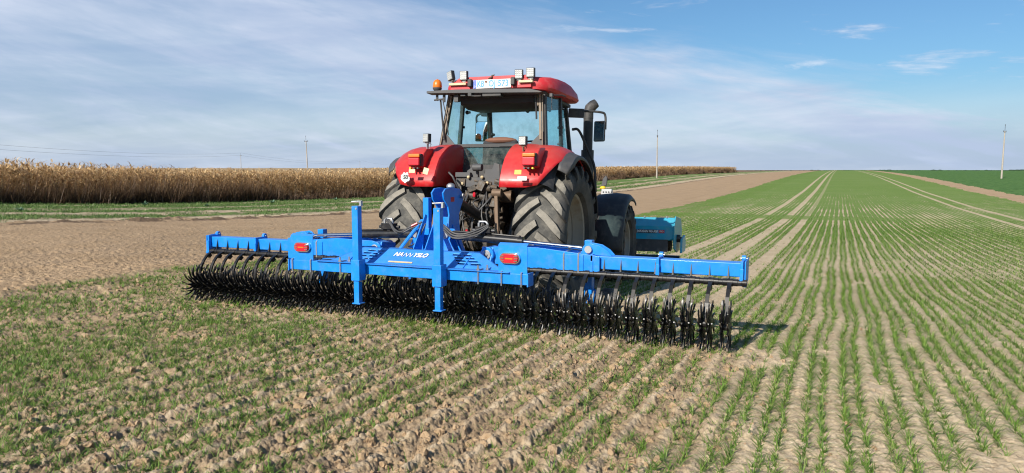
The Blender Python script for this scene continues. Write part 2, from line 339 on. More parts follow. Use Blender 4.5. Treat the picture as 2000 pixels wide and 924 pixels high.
def fine_h(X, Y, D):
    """relief of the soil, faded where the mesh is too coarse to carry it"""
    w = worked(X, Y); ew = edge_w(Y, X)
    bare = ((X > BX[1] + ew) & (X < BX[2] + ew)).astype(float); verge = ((X > BX[0]) & (X <= BX[1] + ew)).astype(float)
    wheat = ((X >= BX[2] + ew) & (X < BX[3])).astype(float)
    u = row_u(X, Y); fr = u - np.floor(u)
    ridge = (.5 + .5 * np.cos(2 * PI * fr)) * .014 + (.5 + .5 * np.cos(2 * PI * (fr - .5))) ** 3 * .006
    big = (fbm(X * 2.2, Y * 2.2, 4) - .5) * .05
    med = (fbm(X * 14, Y * 14, 4, .6) - .5); sm = (fbm(X * 48, Y * 48, 3, .7) - .5)
    c1 = clods(X + .02 * med, Y, .095, .10) * .095; c2 = clods(X + 3.1, Y + 1.7, .048, .50) * .048; c3 = clods(X + 7.7, Y + 2.1, .026, .85) * .026
    fade1 = 1 - sstep(D, 28, 60); fade2 = 1 - sstep(D, 12, 26); fade3 = 1 - sstep(D, 7, 14)
    cl = np.maximum(np.maximum(c1 * fade1, c2 * fade2), c3 * fade3)
    rg = 1 - np.abs(2 * fbm(X * 9 + 50, Y * 9, 4, .6) - 1); hw = big * .9 + med * .034 * fade2 + sm * .026 * fade3 + (cl - .012) * .68 * (1 - .6 * (.5 + .5 * np.cos(2 * PI * fr)) * sstep(X, -6, -2.5)) + ridge * (.8 + 2.0 * sstep(X, -6.5, -3)) - np.clip(rg - .80, 0, 1) * .10 * fade2
    hr = ridge * fade2 + big * .15 + med * .022 * fade2 + sm * .012 * fade3 + c3 * .55 * fade3 - np.clip(1 - np.abs(2 * fbm(X * 11, Y * 11 + 9, 3, .6) - 1) - .90, 0, 1) * .06 * fade3 + np.where(fbm(X * .9, Y * .9, 2) > .55, c2 * .35, 0) * fade2
    hb = big * .3 + med * .04 * fade2 + clods(X, Y, .085, .75) * .036 * fade1 + c2 * .45 * fade2 + c3 * .5 * fade3
    hv = big * 1.3 + med * .04 * fade2 + c1 * .6 * fade1
    h = wheat * (hw * w + hr * (1 - w)) + bare * hb + verge * hv + (1 - wheat - bare - verge) * big * .4
    # dark broken furrow edge between bare field and verge
    fe = np.abs(X - (BX[1] + ew)); h = h + np.exp(-(fe / .35) ** 2) * (.03 + .3 * np.clip(fbm(X * 2.5, Y * 1.5, 3) - .45, 0, 1)) * (1 - sstep(D, 60, 110))
    return h
def ground_z(X, Y):
    X = np.atleast_1d(np.asarray(X, float)); Y = np.atleast_1d(np.asarray(Y, float))
    return base_h(X, Y) + fine_h(X, Y, np.hypot(X, Y))
rs = [.3, .8, 1.4, 2.0, 2.4]; r = 2.6
while r < 4200:
    rs.append(r); r += max(.011, .0030 * r) if r < 14 else (.0055 * r if r < 45 else .012 * r)
rs = np.array(rs)
a_in = np.arange(-64, 16, .085); a_mid = np.concatenate([np.arange(-85, -64, .4), a_in, np.arange(16, 34, .4)])
azs = np.radians(np.concatenate([np.arange(-180, -85, 4.), a_mid, np.arange(34, 180, 4.)]))
nr, na = len(rs), len(azs)
RR, AA = np.meshgrid(rs, azs, indexing='ij'); GX = (RR * np.sin(AA)).ravel(); GY = (RR * np.cos(AA)).ravel()
GZ = base_h(GX, GY) + fine_h(GX, GY, RR.ravel())
GV = np.stack([GX, GY, GZ], 1); GV = np.vstack([GV, [[0, 0, float(base_h(np.array([0.]), np.array([0.]))[0])]]])
ii, jj = np.meshgrid(np.arange(nr - 1), np.arange(na), indexing='ij'); j2 = (jj + 1) % na
Q = np.stack([ii * na + jj, (ii + 1) * na + jj, (ii + 1) * na + j2, ii * na + j2], -1).reshape(-1, 4)[:, ::-1]
qc = GV[Q].mean(1); qx = qc[:, 0]; qe = edge_w(qc[:, 1], qx)

def soil_nodes(t, P, dark=0.):
    n1 = noise(t, 1.1, 5, .6, vec=P); n2 = noise(t, 24, 6, .68, vec=P); n3 = noise(t, 110, 3, .6, vec=P)
    c = mixc(t, smooth(t, n1, .3, .7), (.43, .332, .215), (.52, .412, .282))
    c = mixc(t, math_node(t, 'MULTIPLY', smooth(t, n2, .50, .66), .55), c, (.58, .485, .36))
    c = mixc(t, math_node(t, 'MULTIPLY', smooth(t, n2, .47, .32), .65), c, (.19, .13, .08))
    return c, n1, n2, n3
def wheat_field_mat():
    m, t, b = new_mat('young_wheat_field'); b.inputs['Roughness'].default_value = .95; b.inputs['Specular IOR Level'].default_value = .15
    P = N(t, 'ShaderNodeTexCoord').outputs['Object']; s = N(t, 'ShaderNodeSeparateXYZ'); t.links.new(P, s.inputs[0]); X, Y = s.outputs[0], s.outputs[1]
    soil, n1, n2, n3 = soil_nodes(t, P)
    dist = N(t, 'ShaderNodeVectorMath', operation='LENGTH'); t.links.new(P, dist.inputs[0]); D = dist.outputs['Value']
    wob = math_node(t, 'MULTIPLY', math_node(t, 'SUBTRACT', noise(t, .9, 2, .5, vec=P), .5), .06)
    u = math_node(t, 'FRACT', math_node(t, 'DIVIDE', math_node(t, 'SUBTRACT', math_node(t, 'ADD', X, wob), GAP0), P_ROW))
    g = math_node(t, 'ABSOLUTE', math_node(t, 'SUBTRACT', u, .5))           # 0 mid pair, .5 gap
    # per row vigour
    rowid = math_node(t, 'FLOOR', math_node(t, 'DIVIDE', math_node(t, 'SUBTRACT', math_node(t, 'ADD', X, wob), GAP0), P_ROW))
    cv = N(t, 'ShaderNodeCombineXYZ'); t.links.new(math_node(t, 'MULTIPLY', rowid, 1.37), cv.inputs[0]); t.links.new(math_node(t, 'MULTIPLY', Y, .12), cv.inputs[1])
    rown = noise(t, 1.0, 2, .5, vec=cv.outputs[0])
    wide = math_node(t, 'ADD', .34, math_node(t, 'MULTIPLY', math_node(t, 'SUBTRACT', rown, .5), .85))
    wide = math_node(t, 'ADD', wide, math_node(t, 'MULTIPLY', smooth(t, D, 20, 110), .36))
    wide = math_node(t, 'ADD', wide, math_node(t, 'MULTIPLY', math_node(t, 'SUBTRACT', noise(t, 7, 5, .7, vec=P), .5), .55))
    wide = math_node(t, 'ADD', wide, math_node(t, 'MULTIPLY', math_node(t, 'SUBTRACT', noise(t, .35, 3, .6, vec=P), .5), .5))
    green = smooth(t, math_node(t, 'SUBTRACT', wide, g), -.05, .06)
    # left of the sown rows the plants stand patchy
    tr = None
    for x0, w, near in TRACKS:
        dx = math_node(t, 'ABSOLUTE', math_node(t, 'SUBTRACT', math_node(t, 'ADD', X, wob), x0))
        k = math_node(t, 'SUBTRACT', 1., smooth(t, dx, w * .5, w * .5 + .07))
        if near: k = math_node(t, 'MULTIPLY', k, math_node(t, 'SUBTRACT', 1., math_node(t, 'MULTIPLY', smooth(t, Y, 37, 39), .55)))
        tr = k if tr is None else math_node(t, 'MAXIMUM', tr, k)
    tr = math_node(t, 'MULTIPLY', tr, smooth(t, Y, 8, 11))
    green = math_node(t, 'MULTIPLY', green, math_node(t, 'SUBTRACT', 1., math_node(t, 'MULTIPLY', tr, .85)))
    # green band across the rows where drilling passes meet
    band = math_node(t, 'SUBTRACT', 1., smooth(t, math_node(t, 'ABSOLUTE', math_node(t, 'SUBTRACT', Y, 39.)), 1.2, 2.2))
    band = math_node(t, 'MULTIPLY', band, math_node(t, 'MULTIPLY', smooth(t, X, 5.0, 1.5), smooth(t, noise(t, 5, 5, .7, vec=P), .36, .5)))
    green = math_node(t, 'MAXIMUM', green, band)
    green = math_node(t, 'MULTIPLY', green, smooth(t, D, 10, 30))
    green = math_node(t, 'MAXIMUM', green, math_node(t, 'MULTIPLY', math_node(t, 'MULTIPLY', smooth(t, D, 40, 110), .45), math_node(t, 'SUBTRACT', 1., tr)))
    gc = mixc(t, smooth(t, noise(t, 5, 6, .7, vec=P), .3, .7), (.072, .145, .018), (.145, .240, .038))
    gc = mixc(t, math_node(t, 'MULTIPLY', smooth(t, noise(t, .12, 3, .6, vec=P), .4, .7), .5), gc, (.15, .22, .055))
    wz = math_node(t, 'MULTIPLY', smooth(t, X, -.3, -1.1), math_node(t, 'SUBTRACT', 1., math_node(t, 'MULTIPLY', smooth(t, Y, 6., 7.), smooth(t, X, -7.5, -6.8))))
    soil = mixc(t, math_node(t, 'MULTIPLY', wz, .9), soil, mixc(t, 1., soil, (.70, .655, .60), 'MULTIPLY'))
    ms_ = N(t, 'ShaderNodeMapping'); ms_.inputs['Scale'].default_value = (4.6, .30, 1); t.links.new(P, ms_.inputs[0]); stn = noise(t, 1., 4, .6, vec=ms_.outputs[0])
    soil = mixc(t, math_node(t, 'MULTIPLY', wz, math_node(t, 'MULTIPLY', smooth(t, stn, .50, .66), .55)), soil, (.205, .145, .095))
    soil = mixc(t, math_node(t, 'MULTIPLY', math_node(t, 'MULTIPLY', wz, smooth(t, X, -7., -3.)), math_node(t, 'MULTIPLY', smooth(t, g, .36, .14), .45)), soil, (.23, .165, .11))
    soil = mixc(t, math_node(t, 'MULTIPLY', math_node(t, 'MULTIPLY', wz, smooth(t, X, -7., -3.)), math_node(t, 'MULTIPLY', smooth(t, g, .36, .48), .4)), soil, (.52, .43, .32))
    wk = math_node(t, 'MULTIPLY', wz, math_node(t, 'MULTIPLY', smooth(t, noise(t, 2.2, 7, .75, vec=P), .49, .60), .5)); soil = mixc(t, wk, soil, (.17, .115, .07))
    col = mixc(t, math_node(t, 'MULTIPLY', green, .93), soil, gc); t.links.new(col, b.inputs['Base Color'])
    h = math_node(t, 'ADD', math_node(t, 'MULTIPLY', n2, .6), math_node(t, 'MULTIPLY', n3, .35)); h = math_node(t, 'ADD', h, math_node(t, 'MULTIPLY', green, .8))
    bump(t, b, h, .018, .9); return m
def soil_mat(name, furrow=0., greens=0., mul=1.):
    m, t, b = new_mat(name); b.inputs['Roughness'].default_value = .95; b.inputs['Specular IOR Level'].default_value = .15
    P = N(t, 'ShaderNodeTexCoord').outputs['Object']; s = N(t, 'ShaderNodeSeparateXYZ'); t.links.new(P, s.inputs[0])
    soil, n1, n2, n3 = soil_nodes(t, P)
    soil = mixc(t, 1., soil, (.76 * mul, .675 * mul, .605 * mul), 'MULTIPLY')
    mp = N(t, 'ShaderNodeMapping'); mp.inputs['Scale'].default_value = (2.6, .06, 1); t.links.new(P, mp.inputs[0]); n4 = noise(t, 1, 3, .6, vec=mp.outputs[0])
    col = mixc(t, math_node(t, 'MULTIPLY', smooth(t, n4, .55, .68), furrow), soil, (.22, .16, .11))
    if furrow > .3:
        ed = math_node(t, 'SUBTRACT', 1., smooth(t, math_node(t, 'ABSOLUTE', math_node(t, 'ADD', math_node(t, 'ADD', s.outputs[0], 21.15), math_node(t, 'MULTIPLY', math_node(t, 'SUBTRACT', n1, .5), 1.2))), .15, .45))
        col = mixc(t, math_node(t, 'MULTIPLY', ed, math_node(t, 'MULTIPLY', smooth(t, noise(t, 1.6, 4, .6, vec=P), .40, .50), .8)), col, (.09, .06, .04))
    t.links.new(col, b.inputs['Base Color'])
    bump(t, b, math_node(t, 'ADD', math_node(t, 'MULTIPLY', n2, .7), math_node(t, 'MULTIPLY', noise(t, 9, 4, .6, vec=P), .8)), .035, 1.); return m
def verge_mat():
    m, t, b = new_mat('weedy_verge'); b.inputs['Roughness'].default_value = .95; b.inputs['Specular IOR Level'].default_value = .15
    P = N(t, 'ShaderNodeTexCoord').outputs['Object']; s = N(t, 'ShaderNodeSeparateXYZ'); t.links.new(P, s.inputs[0]); X = s.outputs[0]
    soil, n1, n2, n3 = soil_nodes(t, P)
    mp = N(t, 'ShaderNodeMapping'); mp.inputs['Scale'].default_value = (.9, .28, 1); t.links.new(P, mp.inputs[0])
    n = noise(t, 1., 6, .68, vec=mp.outputs[0]); k = math_node(t, 'SINE', math_node(t, 'MULTIPLY', math_node(t, 'ADD', X, math_node(t, 'MULTIPLY', n, 2.)), 1.55))
    cover = math_node(t, 'ADD', math_node(t, 'MULTIPLY', k, .13), math_node(t, 'ADD', n, math_node(t, 'MULTIPLY', math_node(t, 'ADD', X, 27.), -.018)))
    f = smooth(t, math_node(t, 'ADD', cover, math_node(t, 'MULTIPLY', math_node(t, 'SUBTRACT', noise(t, 6, 5, .7, vec=P), .5), .6)), .405, .54)
    gc = mixc(t, smooth(t, noise(t, 3, 5, .7, vec=P), .3, .7), (.075, .145, .030), (.15, .22, .06))
    t.links.new(mixc(t, f, soil, gc), b.inputs['Base Color']); bump(t, b, math_node(t, 'ADD', n2, f), .05, 1.); return m
def green_mat(name, c0, c1, sc=2.):
    m, t, b = new_mat(name); b.inputs['Roughness'].default_value = .95; b.inputs['Specular IOR Level'].default_value = .12
    P = N(t, 'ShaderNodeTexCoord').outputs['Object']; mp = N(t, 'ShaderNodeMapping'); mp.inputs['Scale'].default_value = (1, .35, 1); t.links.new(P, mp.inputs[0])
    n = noise(t, sc, 7, .72, vec=mp.outputs[0]); t.links.new(mixc(t, smooth(t, n, .3, .7), c0, c1), b.inputs['Base Color']); bump(t, b, n, .12, 1.); return m
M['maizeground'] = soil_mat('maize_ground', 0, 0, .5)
REG = [('maize_ground', M['maizeground'], qx < BX[0]),
       ('verge', verge_mat(), (qx >= BX[0]) & (qx < BX[1] + qe)),
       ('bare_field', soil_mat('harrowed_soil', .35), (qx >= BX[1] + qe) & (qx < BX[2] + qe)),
       ('wheat_field', wheat_field_mat(), (qx >= BX[2] + qe) & (qx < BX[3] + 1.5 * qe)),
       ('field_margin', soil_mat('dry_margin', .2, 0, 1.08), (qx >= BX[3] + 1.5 * qe) & (qx < BX[4] + 1.5 * qe)),
       ('green_field', green_mat('dark_green_crop', (.042, .105, .024), (.105, .195, .052)), qx >= BX[4] + 1.5 * qe)]
for nm, mt, mask in REG:
    q = Q[mask]; idx, inv = np.unique(q.ravel(), return_inverse=True)
    o = fast_mesh(nm, GV[idx], inv.reshape(-1, 4), mt); tag(o, kind='structure')

# ================================================================ PLANTS OF THE WHEAT FIELD (blades of one crop: stuff)
def blade_mat(name, c0, c1, c2):
    m = bpy.data.materials.new(name); m.use_nodes = True; t = m.node_tree; t.nodes.clear()
    g = N(t, 'ShaderNodeNewGeometry'); rp = N(t, 'ShaderNodeValToRGB'); t.links.new(g.outputs['Random Per Island'], rp.inputs[0])
    e = rp.color_ramp.elements; e[0].color = (*c0, 1); e[1].color = (*c2, 1); x = e.new(.5); x.color = (*c1, 1)
    b = N(t, 'ShaderNodeBsdfPrincipled', ins={'Roughness': .5, 'Specular IOR Level': .35}); t.links.new(rp.outputs[0], b.inputs['Base Color'])
    tr = N(t, 'ShaderNodeBsdfTranslucent'); t.links.new(rp.outputs[0], tr.inputs[0]); mx = N(t, 'ShaderNodeMixShader', ins={0: .25})
    t.links.new(b.outputs[0], mx.inputs[1]); t.links.new(tr.outputs[0], mx.inputs[2]); o = N(t, 'ShaderNodeOutputMaterial'); t.links.new(mx.outputs[0], o.inputs[0]); return m
M['wheat'] = blade_mat('wheat_leaf', (.060, .130, .014), (.115, .210, .028), (.24, .32, .075))
M['weed'] = blade_mat('weed_leaf', (.06, .125, .025), (.11, .19, .045), (.23, .27, .11))
def blades(x, y, z, L, wdt, ang, lean, segs=3, droop=.5):
    """vectorised leaf strips: base point, length, width, heading, outward lean, droop"""
    n = len(x); t = np.linspace(0, 1, segs + 1)
    V = np.zeros((n, (segs + 1) * 2, 3), np.float32); dx, dy = np.cos(ang), np.sin(ang); px, py = -dy, dx
    for k, s in enumerate(t):
        out = L * (lean * s + droop * s * s * .5); up = L * (s * np.sqrt(np.clip(1 - lean ** 2, .05, 1)) - droop * s * s * .42)
        w = wdt * (1 - s ** 1.6 * .93) * .5
        for q, sg in enumerate((-1, 1)):
            V[:, 2 * k + q, 0] = x + dx * out + px * w * sg; V[:, 2 * k + q, 1] = y + dy * out + py * w * sg; V[:, 2 * k + q, 2] = z + up
    base = (np.arange(n) * (segs + 1) * 2)[:, None]
    Qs = np.concatenate([base + np.array([[2 * k, 2 * k + 1, 2 * k + 3, 2 * k + 2]]) for k in range(segs)], 0)
    return V.reshape(-1, 3), Qs
def join(parts):
    vs, fs, o = [], [], 0
    for v, f in parts: vs.append(v); fs.append(f + o); o += len(v)
    return np.vstack(vs), np.vstack(fs)
def wheat_plants(r0, r1, step, nb, segs, wmul, az0=-63, az1=14.5, keep=1.):
    """positions on the sown rows inside a sector round the camera"""
    xs = []; ys = []
    xmin, xmax = max(BX[2] + .3, r1 * math.sin(R(az0))), min(BX[3], r1 * math.sin(R(az1)) + .3)
    for k in range(int((xmin - GAP0) / P_ROW) - 1, int((xmax - GAP0) / P_ROW) + 2):
        for o in (-.045, .045):
            x0 = GAP0 + (k + .5) * P_ROW + o; yy = np.arange(0, r1, step); yy = yy + rng.normal(0, step * .4, len(yy)); xx = x0 + rng.normal(0, .009, len(yy))
            xs.append(xx - .066 * (vnoise(xx * .8 + 5, yy * .55) - .5)); ys.append(yy)
    x = np.concatenate(xs); y = np.concatenate(ys); D = np.hypot(x, y); a = np.degrees(np.arctan2(x, y))
    dens = fbm(x * 3, y * .9, 3); wk = worked(x, y)
    x = np.where(wk > .5, x + rng.normal(0, 1, len(x)) * np.interp(-x, [0, 2, 6], [.010, .014, .05]), x)
    ok = (D > r0) & (D < r1) & (a > az0) & (a < az1) & (rng.random(len(x)) < keep)
    pk = np.where(wk > .5, np.clip(sstep(fbm(x * 1.9 + 40, y * 1.3, 4, .6), .34, .52) * 1.0 + .16, 0, 1) * (.35 + .65 * sstep(vnoise(x * 3.1, y * .25 + 9), .25, .5)) * (1 + 0 * x), sstep(dens, .16, .34) * .97)
    pk = pk * (1 - track_mask(x, y) * .96 * (y > 7))
    pk = pk * (1 - .8 * sstep(np.hypot(x, y), 26, 41)); ok &= rng.random(len(x)) < pk; x, y, wk = x[ok], y[ok], wk[ok]
    z = ground_z(x, y); n = len(x)
    X = np.repeat(x, nb); Y = np.repeat(y, nb); Z = np.repeat(z, nb) - .004; W = np.repeat(wk, nb); m = len(X)
    X = X + rng.normal(0, .006, m); Y = Y + rng.normal(0, .006, m)
    L = rng.uniform(.050, .120, m) * (1 - .22 * W) * np.repeat(rng.uniform(.6, 1.2, n) * (.72 + .6 * fbm(x * 1.1, y * .8, 3)), nb)
    return blades(X, Y, Z, L, rng.uniform(.0032, .0060, m) * wmul, rng.uniform(0, 2 * PI, m), np.clip(rng.uniform(.3, 1.0, m) + .05 * W, 0, .97), segs, rng.uniform(.1, 1.0, m))
def loose_plants(n, r0, r1, nb, segs, wmul):
    D = np.sqrt(rng.uniform(r0 * r0, r1 * r1, n)); A = np.radians(rng.uniform(-63, 3, n)); x, y = D * np.sin(A), D * np.cos(A); wk = worked(x, y)
    ok = (wk > .5) & (x > BX[2] + .1) & (rng.random(n) < np.clip(sstep(fbm(x * 1.5 + 40, y * 1.1, 4, .62), .38, .58) + .08, 0, 1) * np.clip((-x - 2.5) / 3.5, .07, 1)); x, y = x[ok], y[ok]; n = len(x)
    X = np.repeat(x, nb) + rng.normal(0, .010, n * nb); Y = np.repeat(y, nb) + rng.normal(0, .010, n * nb); m = n * nb
    return blades(X, Y, np.repeat(ground_z(x, y), nb) - .003, rng.uniform(.035, .095, m), rng.uniform(.0032, .006, m) * wmul, rng.uniform(0, 6.28, m), np.clip(rng.uniform(.35, 1.1, m), 0, .98), segs, rng.uniform(.0, .5, m))
v, f = join([wheat_plants(2.5, 8, .031, 10, 3, 1.08), wheat_plants(8, 15, .044, 8, 2, 1.4), wheat_plants(15, 41, .085, 4, 2, 2.5), loose_plants(24000, 2.8, 8, 5, 2, 1.1), loose_plants(22000, 8, 15, 5, 2, 1.7)])
o = fast_mesh('wheat', v, f, M['wheat']); tag(o, 'young green wheat seedlings in double rows on dry pale soil', 'wheat', kind='stuff')

# loose clods on the freshly worked strip
import bmesh
bm = bmesh.new(); bmesh.ops.create_icosphere(bm, subdivisions=2, radius=1); bm.verts.ensure_lookup_table()
ico = np.array([v_.co for v_ in bm.verts]); icf = np.array([[q.index for q in f_.verts] for f_ in bm.faces]); bm.free()
nC = 15000; D = 2.8 * np.exp(rng.random(nC) ** .8 * math.log(20 / 2.8)); A = np.radians(rng.uniform(-64, 3, nC)); cx_, cy_ = D * np.sin(A), D * np.cos(A)
w_ = worked(cx_, cy_); ok = (rng.random(nC) < np.where(w_ > .5, .3 + sstep(fbm(cx_ * 1.4, cy_ * 1.4, 3), .4, .6), .07)) & (cx_ > BX[2]); cx_, cy_ = cx_[ok], cy_[ok]; nC = len(cx_)
sz = .005 + .026 * rng.random(nC) ** 4.; cz_ = ground_z(cx_, cy_) - sz * .1
V = ico[None] * (1 + (rng.random((nC, len(ico), 1)) - .5) * .62); V = V * (sz[:, None] * rng.uniform(.6, 1.35, (nC, 3)))[:, None, :]
V = V + np.stack([cx_, cy_, cz_], 1)[:, None, :]; Fc = icf[None] + (np.arange(nC) * len(ico))[:, None, None]
o = fast_mesh('soil_clods', V.reshape(-1, 3), Fc.reshape(-1, 3), soil_mat('dry_clods', 0, 0, 1.05), smooth_=False); tag(o, 'dry crumbly clods lying on the freshly loosened soil', 'soil clods', kind='stuff')

# grass and weeds of the verge
def scatter(n, x0, x1, y0, y1, nb, L0, L1, w, mask=None, keep_az=True):
    y = y0 * (y1 / y0) ** rng.random(n); x = rng.uniform(x0, x1, n); p = fbm(x * .9, y * .28, 4, .6)
    k = np.sin((x + p * 2) * 1.55) * .13 + p - (x + 27) * .018; ok = rng.random(n) < sstep(k, .38, .56); x, y = x[ok], y[ok]
    z = ground_z(x, y); X = np.repeat(x, nb) + rng.normal(0, .07, len(x) * nb); Y = np.repeat(y, nb) + rng.normal(0, .07, len(x) * nb); m = len(X)
    sc = np.clip(np.hypot(X, Y) / 30, .8, 3)
    return blades(X, Y, np.repeat(z, nb) - .01, rng.uniform(L0, L1, m), w * sc * rng.uniform(.7, 1.3, m), rng.uniform(0, 6.28, m), rng.uniform(.2, .8, m), 2, rng.uniform(.1, .8, m))
v, f = scatter(20000, BX[0] + .2, BX[1] - .3, 10, 110, 6, .05, .17, .016)
o = fast_mesh('verge_grass', v, f, M['weed']); tag(o, 'green grass and weeds growing in stripes between bare field and maize', 'grass', kind='stuff')
# blue-green broad-leaved plants on the verge
M['kale'] = blade_mat('broad_leaf', (.09, .17, .10), (.13, .23, .15), (.20, .30, .20))
for k, (x, y, s, lb) in enumerate([(-33.6, 27.5, .34, 'blue green leafy plant at the foot of the maize'), (-31.4, 29.6, .30, 'blue green leafy plant in the middle grass stripe'), (-33.0, 36.5, .34, 'leafy green plant standing further along the grass stripe'),
                               (-28.4, 17.8, .30, 'leafy plant near the left edge of the verge'), (-33.8, 44.0, .36, 'broad leafed plant in front of the maize beside the tractor')]):
    n = 16; z = float(ground_z(x, y)[0]); v, f = blades(np.full(n, 0.), np.full(n, 0.), np.zeros(n), rng.uniform(.6, 1, n) * s, np.full(n, s * .33), rng.uniform(0, 6.28, n), rng.uniform(.3, .85, n), 4, rng.uniform(.3, .9, n))
    o = fast_mesh('leafy_plant', v, f, M['kale']); o.location = (x, y, z); tag(o, lb, 'plant', 'broad leafed plants on the verge')

# ================================================================ MAIZE
M['maize'] = blade_mat('dry_maize_leaf', (.27, .155, .07), (.56, .365, .17), (.80, .585, .32))
M['stubble'] = blade_mat('dead_weed_stem', (.075, .042, .024), (.135, .080, .046), (.25, .165, .095))
def maize():
    parts = []
    for row in range(7):
        for (ya, yb, st, nl, seg, wm) in ((4, 60, .17, 12, 4, 1.), (60, 140, .24, 9, 3, 1.5), (140, 300, .40, 8, 2, 2.4)):
            if row > 4 and ya > 4: continue
            y = np.arange(ya, yb, st); y = y + rng.normal(0, .05, len(y)); x = -37.2 - row * .7 + rng.normal(0, .09, len(y)); n = len(y)
            z = base_h(x, y); H = rng.uniform(1.75, 2.2, n) * (1 - .10 * (rng.random(n) < .15))
            # stalk
            parts.append(blades(x, y, z, H, np.full(n, .034 * wm ** .6), rng.uniform(0, 6.28, n), rng.normal(0, .07, n), seg, np.full(n, .04)))
            tx = blades(x, y, z + H * .93, np.full(n, .33), np.full(n, .016 * wm), rng.uniform(0, 6.28, n), rng.uniform(.05, .55, n), seg, rng.uniform(0, .6, n)); parts.append(tx)
            X = np.repeat(x, nl); Y = np.repeat(y, nl); hh = np.repeat(H, nl); m = len(X); lev = np.tile((np.arange(nl) + .5) / nl, n); lev = .22 + .76 * lev ** .8 + rng.normal(0, .03, m)
            parts.append(blades(X, Y, np.repeat(z, nl) + hh * lev, rng.uniform(.38, .72, m), rng.uniform(.04, .075, m) * wm, rng.uniform(0, 6.28, m), rng.uniform(.25, .85, m), seg, rng.uniform(1.1, 2.6, m)))
    # upper leaves showing above the canopy further in
    n = 26000; x = -42 - 60 * rng.random(n) ** 1.8; y = 5 + 300 * rng.random(n) ** 1.3; wm = 1 + np.hypot(x, y) / 90
    parts2 = blades(x, y, base_h(x, y) + rng.uniform(1.5, 1.95, n), rng.uniform(.25, .5, n), .07 * wm, rng.uniform(0, 6.28, n), rng.uniform(.1, .9, n), 2, rng.uniform(.2, 1.8, n)); 
    return parts, parts2
pa, pb = maize()
def conv(p): # strips of different segment counts all use quads
    return p
# closed body of the stand behind the first rows
xs_ = np.concatenate([[-41.6], np.linspace(-42, -60, 14), np.linspace(-63, -260, 20)]); ys_ = np.concatenate([np.arange(3, 120, .9), np.arange(120, 301, 3.)])
XX, YY = np.meshgrid(xs_, ys_, indexing='ij'); ZZ = base_h(XX.ravel(), YY.ravel()) + 1.55 + .35 * fbm(XX.ravel() * 1.5, YY.ravel() * 1.5, 3); ZZ = ZZ.reshape(XX.shape)
ZZ[0] = base_h(XX[0], YY[0]) - .1; ZZ[:, 0] = base_h(XX[:, 0], YY[:, 0]) - .1; ZZ[:, -1] = base_h(XX[:, -1], YY[:, -1]) - .1
a_, b_ = XX.shape; I, J = np.meshgrid(np.arange(a_ - 1), np.arange(b_ - 1), indexing='ij'); qb = np.stack([I * b_ + J, I * b_ + J + 1, (I + 1) * b_ + J + 1, (I + 1) * b_ + J], -1).reshape(-1, 4)
v, f = join(pa + [pb])
mo = fast_mesh('maize', v, f, M['maize'])
vb = np.stack([XX.ravel(), YY.ravel(), ZZ.ravel()], 1); body = fast_mesh('maize_stand', vb, qb, None)
mm, t, b = new_mat('dry_maize_mass'); b.inputs['Roughness'].default_value = 1; t.links.new(mixc(t, smooth(t, noise(t, 3, 7, .75), .35, .65), (.20, .13, .07), (.55, .40, .22)), b.inputs['Base Color']); bump(t, b, noise(t, 4, 6, .7), .3)
body.data.materials.append(mm); body.parent = mo
tag(mo, 'tall dry tan maize standing in a dense field along the left', 'maize', kind='stuff')
# dead brown weeds along the foot of the maize
parts = []
n = 14000; y = 5 + 290 * rng.random(n) ** 1.6; x = -36.55 + rng.normal(0, .30, n); z = base_h(x, y); wm = 1 + np.hypot(x, y) / 60
dens = fbm(y * .35, y * 0 + 3, 3); hh = rng.uniform(.4, 1.3, n) * (.65 + 1.1 * sstep(dens, .35, .65)); nb = 5
X = np.repeat(x, nb) + rng.normal(0, .12, n * nb); Y = np.repeat(y, nb) + rng.normal(0, .15, n * nb); m = n * nb
lean_dir = np.repeat(rng.choice([PI / 2, PI / 2, -PI / 2], n), nb) + rng.normal(0, .7, m)
v, f = blades(X, Y, np.repeat(z, nb), np.repeat(hh, nb) * rng.uniform(.6, 1.1, m), .014 * np.repeat(wm, nb), lean_dir, rng.uniform(.1, .8, m), 2, rng.uniform(0, .7, m))
o = fast_mesh('dead_weeds', v, f, M['stubble']); tag(o, 'dead brown weeds leaning along the foot of the maize', 'weeds', kind='stuff')

# ================================================================ POLES, WIRES, FAR TREES
def make_pole():
    p = empty('utility_pole', (0, 0, 0)); b = MB(); b.tube([(0, 0, -.3), (0, 0, 4.5), (0, 0, 8.1)], [.15, .12, .085], 10); b.build('post', M['concrete'], p)
    b = MB(); b.beam((0, 0, 8.1), (0, 0, 9.1), .05, .05); b.build('top_spike', M['insul'], p)
    b = MB(); b.beam((-.38, 0, 7.95), (.38, 0, 7.95), .08, .09); b.build('crossarm', M['insul'], p)
    for x, z in ((-.36, 8.0), (.36, 8.0), (0, 9.05)):
        b = MB(); b.lathe([(0, .02), (.03, .055), (.08, .05), (.12, .065), (.17, .05), (.2, .02)], 10, 'z', Matrix.Translation((x, 0, z))); b.build('insulator', M['insul'], p)
    return p
def copy_tree(o, parent=None):
    c = o.copy(); COL.objects.link(c); c.parent = parent
    for ch in list(o.children): copy_tree(ch, c)
    return c
PO = []
pole0 = make_pole()
